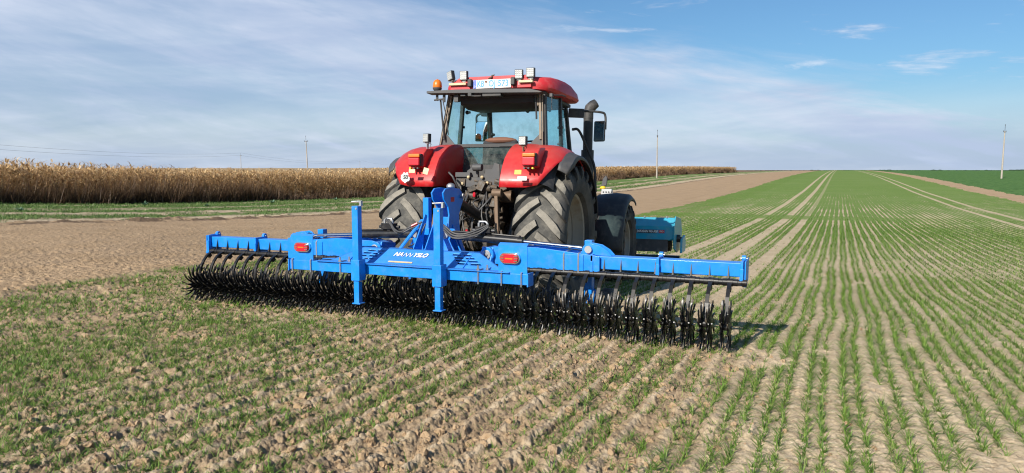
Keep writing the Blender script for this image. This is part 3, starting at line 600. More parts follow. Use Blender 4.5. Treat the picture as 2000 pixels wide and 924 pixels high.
for k, (px, d, top, rz, lb) in enumerate([(1957, 152, 1.0, .9, 'concrete utility pole standing in the dark green field on the right'), (1283, 145, 1., 1.6, 'concrete utility pole at the edge of the maize right of the tractor'),
                                (601, 172, 1., .5, 'tallest utility pole behind the maize left of the tractor'), (471, 362, 1., .2, 'small far utility pole above the maize carrying wires'), (703, 620, 1., .2, 'tiny far utility pole nearest the tractor beyond the maize')]):
    a = -24.02 + math.degrees(math.atan((px - 1000) / 1436.)); x, y = d * math.sin(R(a)), d * math.cos(R(a))
    o = pole0 if k == 0 else copy_tree(pole0)
    z = float(base_h(np.array([x]), np.array([y]))[0]); 
    o.location = (x, y, z); o.rotation_euler = (0, R([1.2, -.3, -1.6, 0, .5][k]), rz); tag(o, lb, 'utility pole', 'utility poles across the fields'); PO.append(Vector((x, y, z)))
pB, pC = PO[3], PO[4]
POLE_Z = {}
# line: unseen pole on the left -> far pole -> farther pole -> away
dirn = (pB - pC).normalized(); pA = pB + dirn * 230; pA.z = pB.z + 1; pD = pC - dirn * 260; pD.z = pC.z - 1
def wire(a, b, hz, off, lb):
    n = 24; s = Vector((dirn.y, -dirn.x, 0)) * off; pts = []
    for i in range(n + 1):
        u = i / n; p = a.lerp(b, u) + s; p.z += hz - 4 * u * (1 - u) * 2.6; pts.append(p - a)
    m = MB(); m.tube(pts, .022, 5); o = m.build('power_line', M['insul']); o.location = a; tag(o, lb, 'power line', 'power lines strung between the far poles')
wire(pA, pB, 9.2, 0, 'upper wire running from the left edge of the picture to the small far pole')
wire(pA, pB, 8.1, .4, 'lower wire running from the left edge of the picture to the small far pole')
wire(pB, pC, 9.2, 0, 'upper wire from the small far pole to the tiny pole near the tractor')
wire(pB, pC, 8.1, .4, 'lower wire from the small far pole to the tiny pole near the tractor')
wire(pC, pD, 9.2, 0, 'upper wire leading from the tiny far pole behind the tractor')
# far hedge / tree line on the horizon
m_far = green_mat('far_trees', (.018, .035, .022), (.035, .06, .035), .2)
n = 900; a = np.radians(rng.uniform(-75, 28, n)); dd = rng.uniform(2300, 3200, n); V = []; Fq = []
hs = rng.uniform(1.0, 2.6, n) * np.where(fbm(a * 40, a * 0, 3) > .5, 1.3, .5); X = dd * np.sin(a); Y = dd * np.cos(a)
V = ico[None] * (1 + (rng.random((n, len(ico), 1)) - .5) * .4) * np.stack([hs * 3.2, hs * 3.2, hs], 1)[:, None, :] + np.stack([X, Y, base_h(X, Y)], 1)[:, None, :]
o = fast_mesh('far_trees', V.reshape(-1, 3), (icf[None] + (np.arange(n) * len(ico))[:, None, None]).reshape(-1, 3), m_far); tag(o, 'thin dark line of far trees along the horizon', 'trees', kind='stuff')
# ================================================================ TRACTOR (local frame: rear hub centre, x right, y forward, z up)
TR = empty('tractor', (-4.08, 8.5, .72), (R(-3.5), 0, R(4)))
tag(TR, 'red four wheel drive tractor with dark cab glass and dusty tyres pulling the blue machine', 'tractor')

def tyre_mb(Rr, W, rimr, nl, lugh, sgn=1):
    """axis x; carcass with rounded shoulders plus curved chevron lugs"""
    b = MB(); h = W / 2; Rc = Rr - lugh
    prof = [(-h * .70, rimr), (-h * .88, rimr + .02), (-h * 1.0, rimr + (Rc - rimr) * .42), (-h * .98, rimr + (Rc - rimr) * .72), (-h * .88, Rc - .035), (-h * .72, Rc - .006), (-h * .35, Rc + .004), (0, Rc + .006)]
    prof = prof + [(-x, r) for x, r in prof[-2::-1]]; b.lathe(prof, 72, 'x')
    for side in (-1, 1):
        for k in range(nl):
            a0 = 2 * PI * (k + (.5 if side > 0 else 0)) / nl
            path = [(.015, 0, 0), (.35, .10, 0), (.70, .24, -.004), (.93, .345, -.022), (1.03, .39, -.085), (1.045, .41, -.14)]
            ns = len(path); vs = []
            for i, (fx, da, dr) in enumerate(path):
                x = side * fx * h; wid = (.072 + .022 * min(1, fx)) * Rr / .88
                for (top, q) in ((0, -1), (0, 1), (1, 1), (1, -1)):
                    r = (Rc - .02 if not top else Rr) + dr + (0 if top else -.0); r = r if top else min(r, Rc - .015 + dr)
                    if i == ns - 1 and top: r = r
                    aw = (wid * (.5 if top else .68)) / Rr * q
                    # direction across the lug: mostly circumferential
                    aa = a0 - da * .92 + aw * .92; xx = x + side * q * wid * .22
                    if i >= 3: xx = side * h * (fx + (.0 if top else -.10)) 
                    vs.append((xx, -r * math.cos(aa) , r * math.sin(aa)))
            fs = [(i * 4 + j, i * 4 + (j + 1) % 4, (i + 1) * 4 + (j + 1) % 4, (i + 1) * 4 + j) for i in range(ns - 1) for j in range(4)] + [(3, 2, 1, 0), tuple((ns - 1) * 4 + j for j in range(4))]
            b.add(vs, fs)
    return b
def rim_mb(rimr, W, out, dish):
    """outer side at +x*out"""
    b = MB(); h = W / 2; s = out
    prof = [(-s * h * .72, rimr + .015), (-s * h * .70, rimr - .02), (-s * h * .55, rimr - .05), (s * h * .25, rimr - .07), (s * h * .45, rimr - .035), (s * h * .66, rimr - .025), (s * h * .70, rimr + .0), (s * h * .76, rimr + .022), (s * h * .745, rimr + .03)]
    b.lathe(prof, 64, 'x')
    d = s * (h - dish); prof = [(d + s * .06, rimr - .06), (d + s * .03, rimr - .10), (d, rimr * .72), (d - s * .03, rimr * .5), (d + s * .02, rimr * .36), (d + s * .02, .0)]; b.lathe(prof, 48, 'x')
    return b
def wheel(name, x, y, z, Rr, W, rimr, nl, lug, out, dish, rot=0.):
    w = tyre_mb(Rr, W, rimr, nl, lug).build('tyre', M['tyre_rear' if Rr > .8 else 'tyre_front'], None, ang=32); e = bpy.data.objects.new(name, None)
    COL.objects.link(e); e.parent = TR; e.location = (x, y, z); e.rotation_euler = (rot, 0, 0); w.parent = e
    r = rim_mb(rimr, W, out, dish).build('rim', M['rim'], e, ang=25)
    b = MB(); d = out * (W / 2 - dish)
    b.lathe([(d + out * .015, .15), (d + out * .06, .13), (d + out * .10, .10), (d + out * .11, 0)], 24, 'x')
    for k in range(8): a = 2 * PI * k / 8; b.cyl((d, .19 * math.cos(a), .19 * math.sin(a)), (d + out * .045, .19 * math.cos(a), .19 * math.sin(a)), .016, 6)
    b.build('hub', M['rusty'], e); return e
wheel('rear_wheel', .885, 0, 0, .885, .62, .525, 20, .06, 1, .30, .12); wheel('rear_wheel', -.885, 0, 0, .885, .62, .525, 18, .045, -1, .30, .05)
wheel('front_wheel', .98, 3.08, -.20, .66, .48, .375, 19, .038, 1, .20, .0); wheel('front_wheel', -.98, 3.08, -.20, .66, .48, .375, 19, .038, -1, .20, .1)

# rear fenders
def fr(a): return np.interp(a, [5, 30, 60, 90, 112, 128, 140, 149], [.99, 1.0, 1.05, 1.12, 1.175, 1.17, 1.115, 1.05])
def fender(s):
    b = MB(); A = np.linspace(8, 147.5, 30); xs = [.41, .415, .43, .52, .62, .75, .88, .98, 1.06, 1.10, 1.115]
    dr = [.20, .03, .0, 0, .003, .008, .024, .048, .085, .125, .17]
    rows = []
    for a in A:
        lim = 1.0; row = []
        for x, q in zip(xs, dr):
            xx = min(x, lim - .0) if x > .6 else x
            xx = x
            r = fr(a) - q - (.02 * math.sin(PI * min(1, max(0, (x - .62) / .2))) if 95 < a < 140 else 0)
            zmin = .565 + 1.0 * max(0, x - .86)
            ae = 180 - math.degrees(math.asin(min(1, zmin / (fr(148) - q)))); aa = a if a < 100 else 100 + (a - 100) * (ae - 100) / 47.5
            r = fr(aa) - q - (.02 * math.sin(PI * min(1, max(0, (x - .62) / .2))) if 95 < a < 140 else 0)
            py, pz = .03 + r * math.cos(R(aa)), r * math.sin(R(aa))
            if x == .41: pz = min(pz, .58 if a > 36 else pz - .05); py = py * .985   # inner cheek reaches down
            row.append((s * xx, py, pz))
        rows.append(row)
    n = len(xs); vs = [p for r_ in rows for p in r_]; b.add(vs, [(i * n + j, (i + 1) * n + j, (i + 1) * n + j + 1, i * n + j + 1) for i in range(len(A) - 1) for j in range(n - 1)])
    o = b.build('rear_fender', M['red'], TR, ang=50); so_ = o.modifiers.new('solid', 'SOLIDIFY'); so_.thickness = .012; so_.offset = 0
    # raised lamp pod
    b = MB(); x0, x1 = s * .58, s * .90
    pod = [(-.60, .78), (-.985, .80), (-.955, 1.0), (-.80, 1.10), (-.45, 1.05)]
    b.prism([(-.78, .79), (-.862, .80), (-.852, .965), (-.76, 1.03), (-.55, 1.05)], 'x', s * .725 + .075 - .092, s * .725 + .075 + .092); b.build('lamp_pod', M['red'], o, bev=.02)
    # black outer extension
    b = MB(); A = np.linspace(4, 132, 28); rows = []
    for a in A:
        k = np.interp(a, [4, 20, 124, 132], [.3, 1, 1, .55])
        rows += [[(s * x, .03 + r * math.cos(R(a)), r * math.sin(R(a))) for x, r in ((1.07, fr(a) - .100), (1.10, fr(a) - .12), (1.09 + .11 * k, fr(a) - .155), (1.10 + .115 * k, fr(a) - .20))]]
    vs = [p for r_ in rows for p in r_]; b.add(vs, [(i * 4 + j, (i + 1) * 4 + j, (i + 1) * 4 + j + 1, i * 4 + j + 1) for i in range(len(A) - 1) for j in range(3)])
    e = b.build('fender_extension', M['greyp'], o, ang=50); so_ = e.modifiers.new('solid', 'SOLIDIFY'); so_.thickness = .012; so_.offset = 0
    # black liner
    b = MB(); A = np.linspace(12, 143, 24); rows = [[(s * x, .03 + (fr(a) - q) * math.cos(R(a)), (fr(a) - q) * math.sin(R(a))) for x, q in ((.43, .03), (.86, .05), (.98, .12), (1.03, .19))] for a in A]
    vs = [p for r_ in rows for p in r_]; b.add(vs, [(i * 4 + j, (i + 1) * 4 + j, (i + 1) * 4 + j + 1, i * 4 + j + 1) for i in range(len(A) - 1) for j in range(3)]); b.build('fender_liner', M['blackp'], o)
    # tail lamp
    e = bpy.data.objects.new('tail_lamp', None); COL.objects.link(e); e.parent = TR; e.location = (s * .725 + .075, -.865, .875); e.rotation_euler = (R(-1), 0, 0)
    b = MB(); b.bx(-.080, .080, -.045, .06, -.065, .085); b.build('lamp_housing', M['blackp'], e, bev=.01)
    b = MB(); b.bx(-.076, .076, -.085, -.047, -.062, .033); b.build('red_lens', M['redlens'], e, bev=.012)
    b = MB(); b.bx(-.076, .076, -.078, -.047, .037, .080); b.build('orange_lens', M['orange'], e, bev=.010)
    for k in (-1, 0, 1):
        b = MB(); b.cyl((.05 * k, -.02, -.092), (.05 * k, -.065, -.092), .011, 10); b.build('plug', M['yellow' if k == s else 'greyp'], e)
    # work lamp on top
    b = MB(); wx, wy, wz = s * .60 + (.05 if s > 0 else .0), -.72, (1.165 if s < 0 else 1.115)
    worklamp((wx, wy, wz), (R(0), 0, R(-18 if s < 0 else -6)), TR, .095, .105, (.11 if s < 0 else .07), grey=s > 0)
    return o
def worklamp(loc, rot, parent, w=.11, h=.115, stem=.06, grey=False):
    e = bpy.data.objects.new('work_lamp', None); COL.objects.link(e); e.parent = parent; e.location = loc; e.rotation_euler = rot
    b = MB(); b.bx(-w / 2, w / 2, -.005, .045, -h / 2, h / 2)
    for k in range(5): b.bx(-w / 2 + .01 + k * (w - .02) / 5, -w / 2 + .016 + k * (w - .02) / 5, .045, .06, -h / 2 + .008, h / 2 - .008)
    b.build('lamp_housing', M['blackp'], e, bev=.008)
    b = MB(); b.bx(-w / 2 + .007, w / 2 - .007, -.011, -.0052, -h / 2 + .007, h / 2 - .007)
    for i in range(4):
        for j in range(4): b.sphere((-w / 2 + w * (i + .5) / 4 * .9 + w * .05, -.011, -h / 2 + h * (j + .5) / 4 * .9 + h * .05), w * .085, 8, (1, .5, 1))
    b.build('lens', M['ledlens'], e)
    b = MB(); b.beam((0, .03, -h / 2), (0, .035, -h / 2 - stem), .012, .03); b.bx(-w * .28, w * .28, .012, .045, -h / 2 - .014, -h / 2 - .004); b.tube([(.01, .05, -h * .3), (.03, .06, -h / 2 - .02), (.0, .05, -h / 2 - stem)], .005, 6)
    b.build('bracket', M['rusty' if grey else 'steel'], e); return e
fl = fender(-1); fr_ = fender(1)
# stickers
b = MB(); b.prism([((.060 + .010 * math.sin(5 * a_ + 1) * math.sin(3 * a_) - (.022 if .1 < a_ < .5 else 0)) * math.cos(a_), (.060 + .008 * math.sin(7 * a_)) * math.sin(a_)) for a_ in np.linspace(0, 6.1, 40)], 'y', -.003, 0); s1 = b.build('speed_sticker', M['white'], fl, loc=(-.755, -.940, .672)); s1.rotation_euler = (R(-6), 0, R(-4)); s1['label'] = 'worn round white sticker reading 50'
text('speed_number', '50', .068, M['ink'], s1, (.005, -.006, 0), (R(90), 0, 0), bold=.003)
b = MB(); b.bx(-.034, .034, -.003, 0, -.038, .038); q = b.build('sticker', M['cream'], fl, loc=(-.455, -.995, .745)); q.rotation_euler = (R(-8), R(14), 0)
b = MB(); b.bx(-.055, .055, -.003, 0, -.022, .022); q = b.build('sticker', M['white'], fr_, loc=(.74, -.962, .665)); q.rotation_euler = (R(-7), 0, R(2))
b = MB(); b.bx(-.04, .04, -.003, 0, -.025, .025); q = b.build('sticker', M['yellow'], fr_, loc=(.70, -.992, .735)); q.rotation_euler = (R(-8), 0, 0)
b = MB(); b.bx(-.04, .04, -.003, 0, -.022, .022); q = b.build('sticker', M['cream'], fl, loc=(-.64, -.992, .745)); q.rotation_euler = (R(-8), 0, 0)

# front fenders
for s in (-1, 1):
    b = MB(); A = np.linspace(62, 188, 22); rows = []
    for a in A:
        r = .80 - .0 * a; f_ = .06 * (1 - abs(a - 120) / 64)
        rows += [[(s * x, 3.08 + rr * math.cos(R(a)), -.20 + rr * math.sin(R(a))) for x, rr in ((.66, r - .05), (.70, r), (.98, r + .02 + f_ * .3), (1.19, r + f_ * .2), (1.24, r - .05), (1.245, r - .09))]]
    vs = [p for r_ in rows for p in r_]; b.add(vs, [(i * 6 + j, (i + 1) * 6 + j, (i + 1) * 6 + j + 1, i * 6 + j + 1) for i in range(len(A) - 1) for j in range(5)])
    o = b.build('front_fender', M['blackp'], TR, ang=50); m_ = o.modifiers.new('solid', 'SOLIDIFY'); m_.thickness = .015
    b = MB(); b.tube([(s * .55, 3.08, .1), (s * .6, 3.08, .4), (s * .9, 3.08, .56)], .03, 8); b.build('fender_stay', M['blackp'], o)

# chassis
b = MB(); b.bx(-.24, .24, -.38, 1.6, -.18, .38); b.bx(-.19, .19, 1.6, 3.9, -.22, .22); b.bx(-.28, .28, .25, .9, -.28, .45); b.bx(-.22, .22, -.30, -.1, .32, .62)
b.cyl((-.60, 0, 0), (.60, 0, 0), .16, 20); b.cyl((-.75, 3.08, -.2), (.75, 3.08, -.2), .09, 14); b.build('transmission', M['oily'], TR, bev=.02)
b = MB()
for s in (-1, 1): b.bx(s * .30, s * .62, .75, 2.1, -.32, .22)
b.build('fuel_tank', M['blackp'], TR, bev=.04)
# bonnet
b = MB(); sec = []
for y, hw, zt in ((1.75, .40, .93), (2.4, .39, .92), (3.2, .37, .88), (3.75, .34, .80), (3.95, .30, .62)):
    sec.append([(x, y, z) for x, z in ((-hw, .12), (-hw, zt - .16), (-hw * .86, zt - .05), (-hw * .45, zt), (hw * .45, zt), (hw * .86, zt - .05), (hw, zt - .16), (hw, .12))])
vs = [p for s_ in sec for p in s_]; b.add(vs, [(i * 8 + j, (i + 1) * 8 + j, (i + 1) * 8 + (j + 1) % 8, i * 8 + (j + 1) % 8) for i in range(4) for j in range(8)] + [tuple(range(8))[::-1], tuple(range(32, 40))])
b.build('bonnet', M['red'], TR, ang=40)
# ---- cab
CAB = bpy.data.objects.new('cab', None); COL.objects.link(CAB); CAB.parent = TR
C0 = {'rl': ((-.735, .02, 1.12), (-.605, .0, 1.80)), 'rr': ((.70, .02, 1.12), (.675, .0, 1.80)), 'br': ((.735, .60, 1.12), (.715, .56, 1.80)), 'bl': ((-.745, .60, 1.12), (-.68, .56, 1.80)),
      'ar': ((.60, 1.62, .95), (.58, 1.28, 1.84)), 'al': ((-.66, 1.62, .95), (-.58, 1.28, 1.84))}
b = MB()
for k, w, d in (('rl', .045, .10), ('rr', .045, .075), ('br', .045, .05), ('bl', .05, .06), ('ar', .05, .06), ('al', .07, .07)):
    b.beam(C0[k][0], C0[k][1], w, d)
    lo = Vector(C0[k][0]); b.beam(lo, (lo.x * .95, lo.y, .35), w, d)
b.beam((-.735, .0, 1.13), (.70, .0, 1.13), .05, .045); b.beam((-.72, .02, .30), (.69, .02, .30), .06, .1)
for y0, y1 in (('rl', 'al'), ('rr', 'ar')): b.beam(C0[y0][1], C0[y1][1], .05, .08)
b.beam(C0['al'][1], C0['ar'][1], .06, .09); b.beam(C0['rl'][1], C0['rr'][1], .05, .06)
b.build('cab_frame', M['blackp'], CAB, bev=.006)
# lower corner plates and channels of the rear window
b = MB(); b.prism([(-.735, 1.12), (-.50, 1.12), (-.66, 1.30), (-.715, 1.34)], 'y', -.035, -.02); b.prism([(.70, 1.12), (.48, 1.12), (.64, 1.27), (.69, 1.30)], 'y', -.035, -.02)
b.pieces('corner_plate', M['greyp'], CAB, bev=.004)
b = MB(); b.beam((-.675, -.05, 1.22), (-.575, -.05, 1.78), .02, .02); b.beam((-.72, -.055, 1.15), (-.60, -.05, 1.80), .012, .015); b.beam((.655, -.05, 1.2), (.635, -.05, 1.78), .03, .02); b.beam((.685, -.06, 1.12), (.672, -.06, 1.76), .010, .015)
b.beam((.62, -.055, 1.62), (.575, -.03, 1.78), .02, .02); b.pieces('window_channel', M['channel'], CAB)
b = MB(); b.tube([(-.66, -.07, 1.20), (-.70, -.09, 1.60), (-.70, -.12, 1.72)], .012, 8); b.tube([(.60, -.06, 1.45), (.58, -.06, 1.76)], .012, 8); b.pieces('gas_strut', M['blackp'], CAB)
# glass
def pane(name, pts, mat, th=.006):
    b = MB(); p = [Vector(q) for q in pts]; n = (p[1] - p[0]).cross(p[2] - p[0]).normalized() * th; b.add(p + [q + n for q in p], [(0, 1, 2, 3), (7, 6, 5, 4), (0, 4, 5, 1), (1, 5, 6, 2), (2, 6, 7, 3), (3, 7, 4, 0)]); return b.build(name, mat, CAB)
pane('front_windscreen', [(-.62, 1.60, .98), (.57, 1.60, .98), (.55, 1.30, 1.80), (-.55, 1.30, 1.80)], M['glass'])
pane('side_window', [(.705, .05, 1.0), (.735, .57, 1.0), (.712, .54, 1.78), (.675, .03, 1.78)], M['glass']); pane('side_window', [(-.735, .05, 1.0), (-.745, .57, 1.0), (-.68, .54, 1.78), (-.605, .03, 1.78)], M['glass'])
pane('door_glass', [(.735, .63, .5), (.62, 1.58, .6), (.585, 1.28, 1.78), (.715, .59, 1.78)], M['glass']); pane('door_glass', [(-.745, .63, .5), (-.665, 1.58, .6), (-.585, 1.28, 1.78), (-.68, .59, 1.78)], M['glass'])
pane('lower_rear_window', [(-.62, -.005, .885), (.62, -.005, .885), (.62, -.0, 1.105), (-.62, -.0, 1.105)], M['dirty_glass'])
b = MB(); b.bx(-.72, .69, -.02, .03, .84, .885); b.bx(-.72, -.62, -.022, .02, .885, 1.11); b.bx(.62, .70, -.022, .02, .885, 1.11); b.bx(-.70, .68, -.03, .02, .36, .84)
b.build('rear_panel', M['blackp'], CAB)
b = MB(); b.bx(.10, .34, -.045, -.03, 1.115, 1.15); b.build('window_handle', M['blackp'], CAB); b = MB(); b.bx(.34, .48, -.045, -.033, 1.118, 1.146); b.build('sticker', M['white'], CAB)
b = MB(); b.bx(-.70, .68, .03, 1.5, .30, .42); b.bx(-.40, .40, 1.45, 1.60, .42, 1.02); b.bx(.30, .62, .3, 1.1, .42, .92); b.prism([(1.2, .42), (1.5, .42), (1.5, 1.1), (1.32, 1.14), (1.25, 1.05)], 'x', -.18, .18); b.build('dashboard', M['interior'], CAB, bev=.02)
b = MB(); b.bx(-.26, .26, .35, .85, .55, .80); b.prism([(.20, .75), (.38, .75), (.33, 1.22), (.22, 1.24)], 'x', -.25, .25); b.build('seat', M['seat'], CAB, bev=.05)
b = MB(); b.sphere((0, .27, 1.22), .2, 16, (1.15, .42, .24)); b.build('seat_top', M['brown'], CAB)
b = MB(); ringp = [(.12 + .20 * math.cos(2 * PI * k / 24), 1.02 + .20 * math.sin(2 * PI * k / 24) * .82, 1.19 + .20 * math.sin(2 * PI * k / 24) * .55) for k in range(25)]; b.tube(ringp, .014, 8, False); b.tube([(.12, 1.02, 1.19), (.12, 1.22, 1.02)], .03, 8)
for a in (.5, 2.6, 4.7): b.tube([(.12, 1.02, 1.19), (.12 + .19 * math.cos(a), 1.02 + .19 * math.sin(a) * .82, 1.19 + .19 * math.sin(a) * .55)], .01, 6)
b.build('steering_wheel', M['interior'], CAB)
b = MB(); b.bx(-.58, .58, .05, 1.25, 1.74, 1.80); b.prism([(.06, 1.75), (.9, 1.75), (.75, 1.66), (.3, 1.64), (.06, 1.68)], 'x', -.50, .52); b.sphere((.05, 1.2, 1.735), .03, 10); b.sphere((.38, 1.2, 1.735), .025, 10); b.build('headliner', M['interior'], CAB, bev=.01)
for (x, y, z) in ((-.73, .62, 1.45), (.72, .64, 1.42), (-.66, .66, 1.66), (.715, .62, 1.68), (.73, .62, 1.2), (-.55, 1.35, 1.42)):
    b = MB(); b.sphere((x, y, z), .03, 10); b.cyl((x, y, z), (x * .93, y, z), .018, 8); b.build('hinge_knob', M['blackp'], CAB)
# ---- roof
b = MB(); rows = []
for y, hw, zb, zt in ((-.16, .555, 1.825, 1.975), (-.10, .66, 1.82, 1.995), (.02, .735, 1.815, 2.01), (.25, .765, 1.81, 2.045), (.55, .775, 1.815, 2.06), (.85, .77, 1.83, 2.055), (1.12, .745, 1.845, 2.03), (1.34, .70, 1.86, 1.985), (1.46, .64, 1.87, 1.93)):
    h = zt - zb; rows.append([(x, y, z) for x, z in ((-hw + .03, zb - .0), (-hw, zb + .03), (-hw * .985, zb + h * .55), (-hw * .93, zb + h * .82), (-hw * .80, zt - .012), (-hw * .4, zt + .012), (0, zt + .018), (hw * .4, zt + .012), (hw * .80, zt - .012), (hw * .93, zb + h * .82), (hw * .985, zb + h * .55), (hw, zb + .03), (hw - .03, zb))])
n = 13; vs = [p for r_ in rows for p in r_]; b.add(vs, [(i * n + j, (i + 1) * n + j, (i + 1) * n + (j + 1) % n, i * n + (j + 1) % n) for i in range(8) for j in range(n)] + [tuple(range(n))[::-1], tuple(range(8 * n, 9 * n))])
ROOF = b.build('roof', M['roofred'], TR, ang=38); ROOF.location = (.065, 0, -.015)
b = MB(); b.bx(-.70, .60, .02, 1.28, 1.785, 1.832); b.build('roof_underside', M['blackp'], ROOF, bev=.01)
b = MB(); b.prism([(-.60, 1.84), (.50, 1.84), (.50, 1.955), (-.54, 1.955), (-.58, 1.92)], 'y', -.195, -.10); b.prism([(-.54, 1.955), (.50, 1.955), (.46, 2.0), (-.46, 2.0)], 'y', -.185, -.08); b.build('rear_roof_box', M['roofred'], ROOF, bev=.008)
b = MB(); b.prism([(-.91, 1.835), (-.91, 1.806), (-.5, 1.795), (.62, 1.765), (.66, 1.775), (.5, 1.815), (0, 1.835), (-.5, 1.842)], 'y', -.24, -.08); b.build('rear_visor', M['greyp'], ROOF, bev=.005)
b = MB(); b.bx(-.14, .11, -.22, -.1, 1.745, 1.785); b.bx(-.33, -.28, -.24, -.16, 1.75, 1.80); b.tube([(-.30, -.22, 1.76), (-.22, -.25, 1.745), (-.15, -.22, 1.75)], .012, 6); b.bx(-.45, -.38, -.2, -.12, 1.76, 1.79); b.pieces('visor_fitting', M['blackp'], ROOF, bev=.004)
b = MB(); b.bx(.11, .30, -.2, -.12, 1.775, 1.79); b.bx(-.36, -.16, -.2, -.12, 1.778, 1.80); b.bx(-.56, -.50, -.16, -.10, 1.70, 1.78); b.tube([(.70, .0, 1.765), (.80, .15, 1.785), (.80, .3, 1.79)], .008, 6); b.bx(.685, .72, -.02, .03, 1.745, 1.785); b.tube([(.71, .0, 1.76), (.715, -.01, 1.60), (.72, 0, 1.58)], .005, 6); b.pieces('light_strip', M['greyp'], ROOF)
# licence plate
PL = bpy.data.objects.new('licence_plate', None); COL.objects.link(PL); PL.parent = ROOF; PL.location = (-.015, -.205, 1.900); PL.rotation_euler = (R(-3), 0, 0)
b = MB(); b.bx(-.255, .255, -.006, 0, -.055, .055); b.build('plate', M['white'], PL, bev=.004)
b = MB(); b.bx(-.25, -.212, -.0085, -.0062, -.052, .052); b.build('country_strip', M['eu_blue'], PL)
text('country_letter', 'D', .03, M['white'], PL, (-.231, -.0095, -.03), (R(90), 0, 0))
b = MB()
for k in range(12): a = 2 * PI * k / 12; b.sphere((-.231 + .012 * math.cos(a), -.009, .025 + .014 * math.sin(a)), .0018, 6)
b.build('country_stars', M['yellow'], PL)
text('plate_text', 'KB', .112, M['text_blue'], PL, (-.153, -.0085, 0), (R(90), 0, 0), sx=.72, bold=.0025); text('plate_text', 'OJ', .112, M['text_blue'], PL, (.002, -.0085, 0), (R(90), 0, 0), sx=.80, bold=.0025); text('plate_text', '573', .112, M['text_blue'], PL, (.152, -.0085, 0), (R(90), 0, 0), sx=.88, bold=.0025)
b = MB(); b.cyl((-.080, -.006, .028), (-.080, -.011, .028), .015, 14); b.build('seal', M['brown'], PL); b = MB(); b.cyl((-.080, -.006, -.022), (-.080, -.010, -.022), .014, 14); b.build('seal', M['greypaint'], PL)
for x in (-.305, .275):
    b = MB(); b.bx(x - .03, x + .03, -.26, -.18, 1.865, 1.965); b.build('plate_lamp', M['blackp'], ROOF, bev=.015)
b = MB(); b.beam((-.05, -.21, 1.965), (-.02, -.15, 2.02), .05, .008); b.build('strap', M['rusty'], ROOF)
# brackets and four lamps
for x0, x1 in ((-.60, -.36), (.35, .53)):
    b = MB(); b.bx(x0, x1, -.235, -.19, 1.895, 1.925); b.build('lamp_rail', M['cream'], ROOF, bev=.004)
for x, z, w, ry, rz, gg in ((-.590, 2.02, .10, -12, -28, 0), (-.40, 2.015, .10, 0, 0, 0), (.345, 2.0, .10, 0, 8, 0), (.495, 2.015, .105, 0, 0, 1)):
    worklamp((x, -.225, z), (R(3), R(ry), R(rz)), ROOF, w, .115, .07)
b = MB(); b.lathe([(0, .055), (.02, .06), (.07, .055), (.10, .035), (.115, 0)], 18, 'z', Matrix.Translation((-.80, -.15, 1.885))); bc = b.build('beacon', M['orange'], ROOF)
b = MB(); b.lathe([(-.05, .02), (-.045, .035), (-.015, .058), (.002, .06), (.002, 0)], 18, 'z', Matrix.Translation((-.80, -.15, 1.885))); b.cyl((-.80, -.15, 1.72), (-.80, -.15, 1.85), .018, 8); b.cyl((-.84, -.15, 1.73), (-.70, -.15, 1.74), .012, 8); b.cyl((-.70, -.15, 1.70), (-.70, -.15, 1.82), .02, 8); b.build('beacon_base', M['greyp'], bc)
b = MB(); b.tube([(-.72, -.15, 1.73), (-.68, -.11, 1.5), (-.66, -.08, 1.28)], .006, 6); b.build('cable', M['hose'], ROOF)
# mirrors
def mirror(s, x, y, z, w, h, rz, armp, tilt=0):
    e = bpy.data.objects.new('mirror', None); COL.objects.link(e); e.parent = CAB; e.location = (x, y, z); e.rotation_euler = (tilt, 0, rz)
    b = MB(); b.bx(-w / 2, w / 2, 0, .05, -h / 2, h / 2); b.build('mirror_housing', M['blackp'], e, bev=.022)
    b = MB(); b.bx(-w / 2 + .012, w / 2 - .012, -.0035, -.0005, -h / 2 + .012, h / 2 - .012); b.build('mirror_glass', M['mirror'], e, bev=.001)
    b = MB(); b.tube(spl(armp), .017, 8); b.build('mirror_arm', M['blackp'], CAB)
mirror(1, 1.005, 1.6, 1.475, .175, .30, R(-8), [(.60, 1.45, 1.74), (.80, 1.52, 1.755), (1.02, 1.60, 1.745), (1.085, 1.63, 1.70), (1.09, 1.64, 1.50)], R(-3))
mirror(-1, -.84, 1.65, 1.51, .215, .31, R(14), [(-.60, 1.42, 1.76), (-.80, 1.52, 1.76), (-.92, 1.62, 1.73), (-.93, 1.66, 1.60)], R(-5))
b = MB(); b.beam((.60, 1.40, 1.72), (.80, 1.5, 1.72), .05, .13); b.beam((-.60, 1.40, 1.73), (-.78, 1.5, 1.75), .05, .07); b.pieces('mirror_bracket', M['blackp'], CAB, bev=.01)
# exhaust
b = MB(); b.tube([(.755, 1.95, .6), (.755, 1.95, 1.72)], .072, 20); b.tube([(.755, 1.95, .55), (.755, 1.95, 1.23)], .095, 20)
b.tube([(.755, 1.95, 1.70), (.755, 1.95, 1.80), (.775, 1.96, 1.86), (.815, 1.98, 1.905), (.86, 2.0, 1.94)], [.075, .075, .082, .078, .066], 18); b.build('exhaust', M['blackp'], TR, ang=50)
b = MB(); b.tube(spl([(.62, 1.55, 1.5), (.70, 1.62, 1.49), (.80, 1.72, 1.25), (.90, 1.8, .98), (.93, 1.8, .6)]), .02, 8); b.build('hand_rail', M['blackp'], CAB)

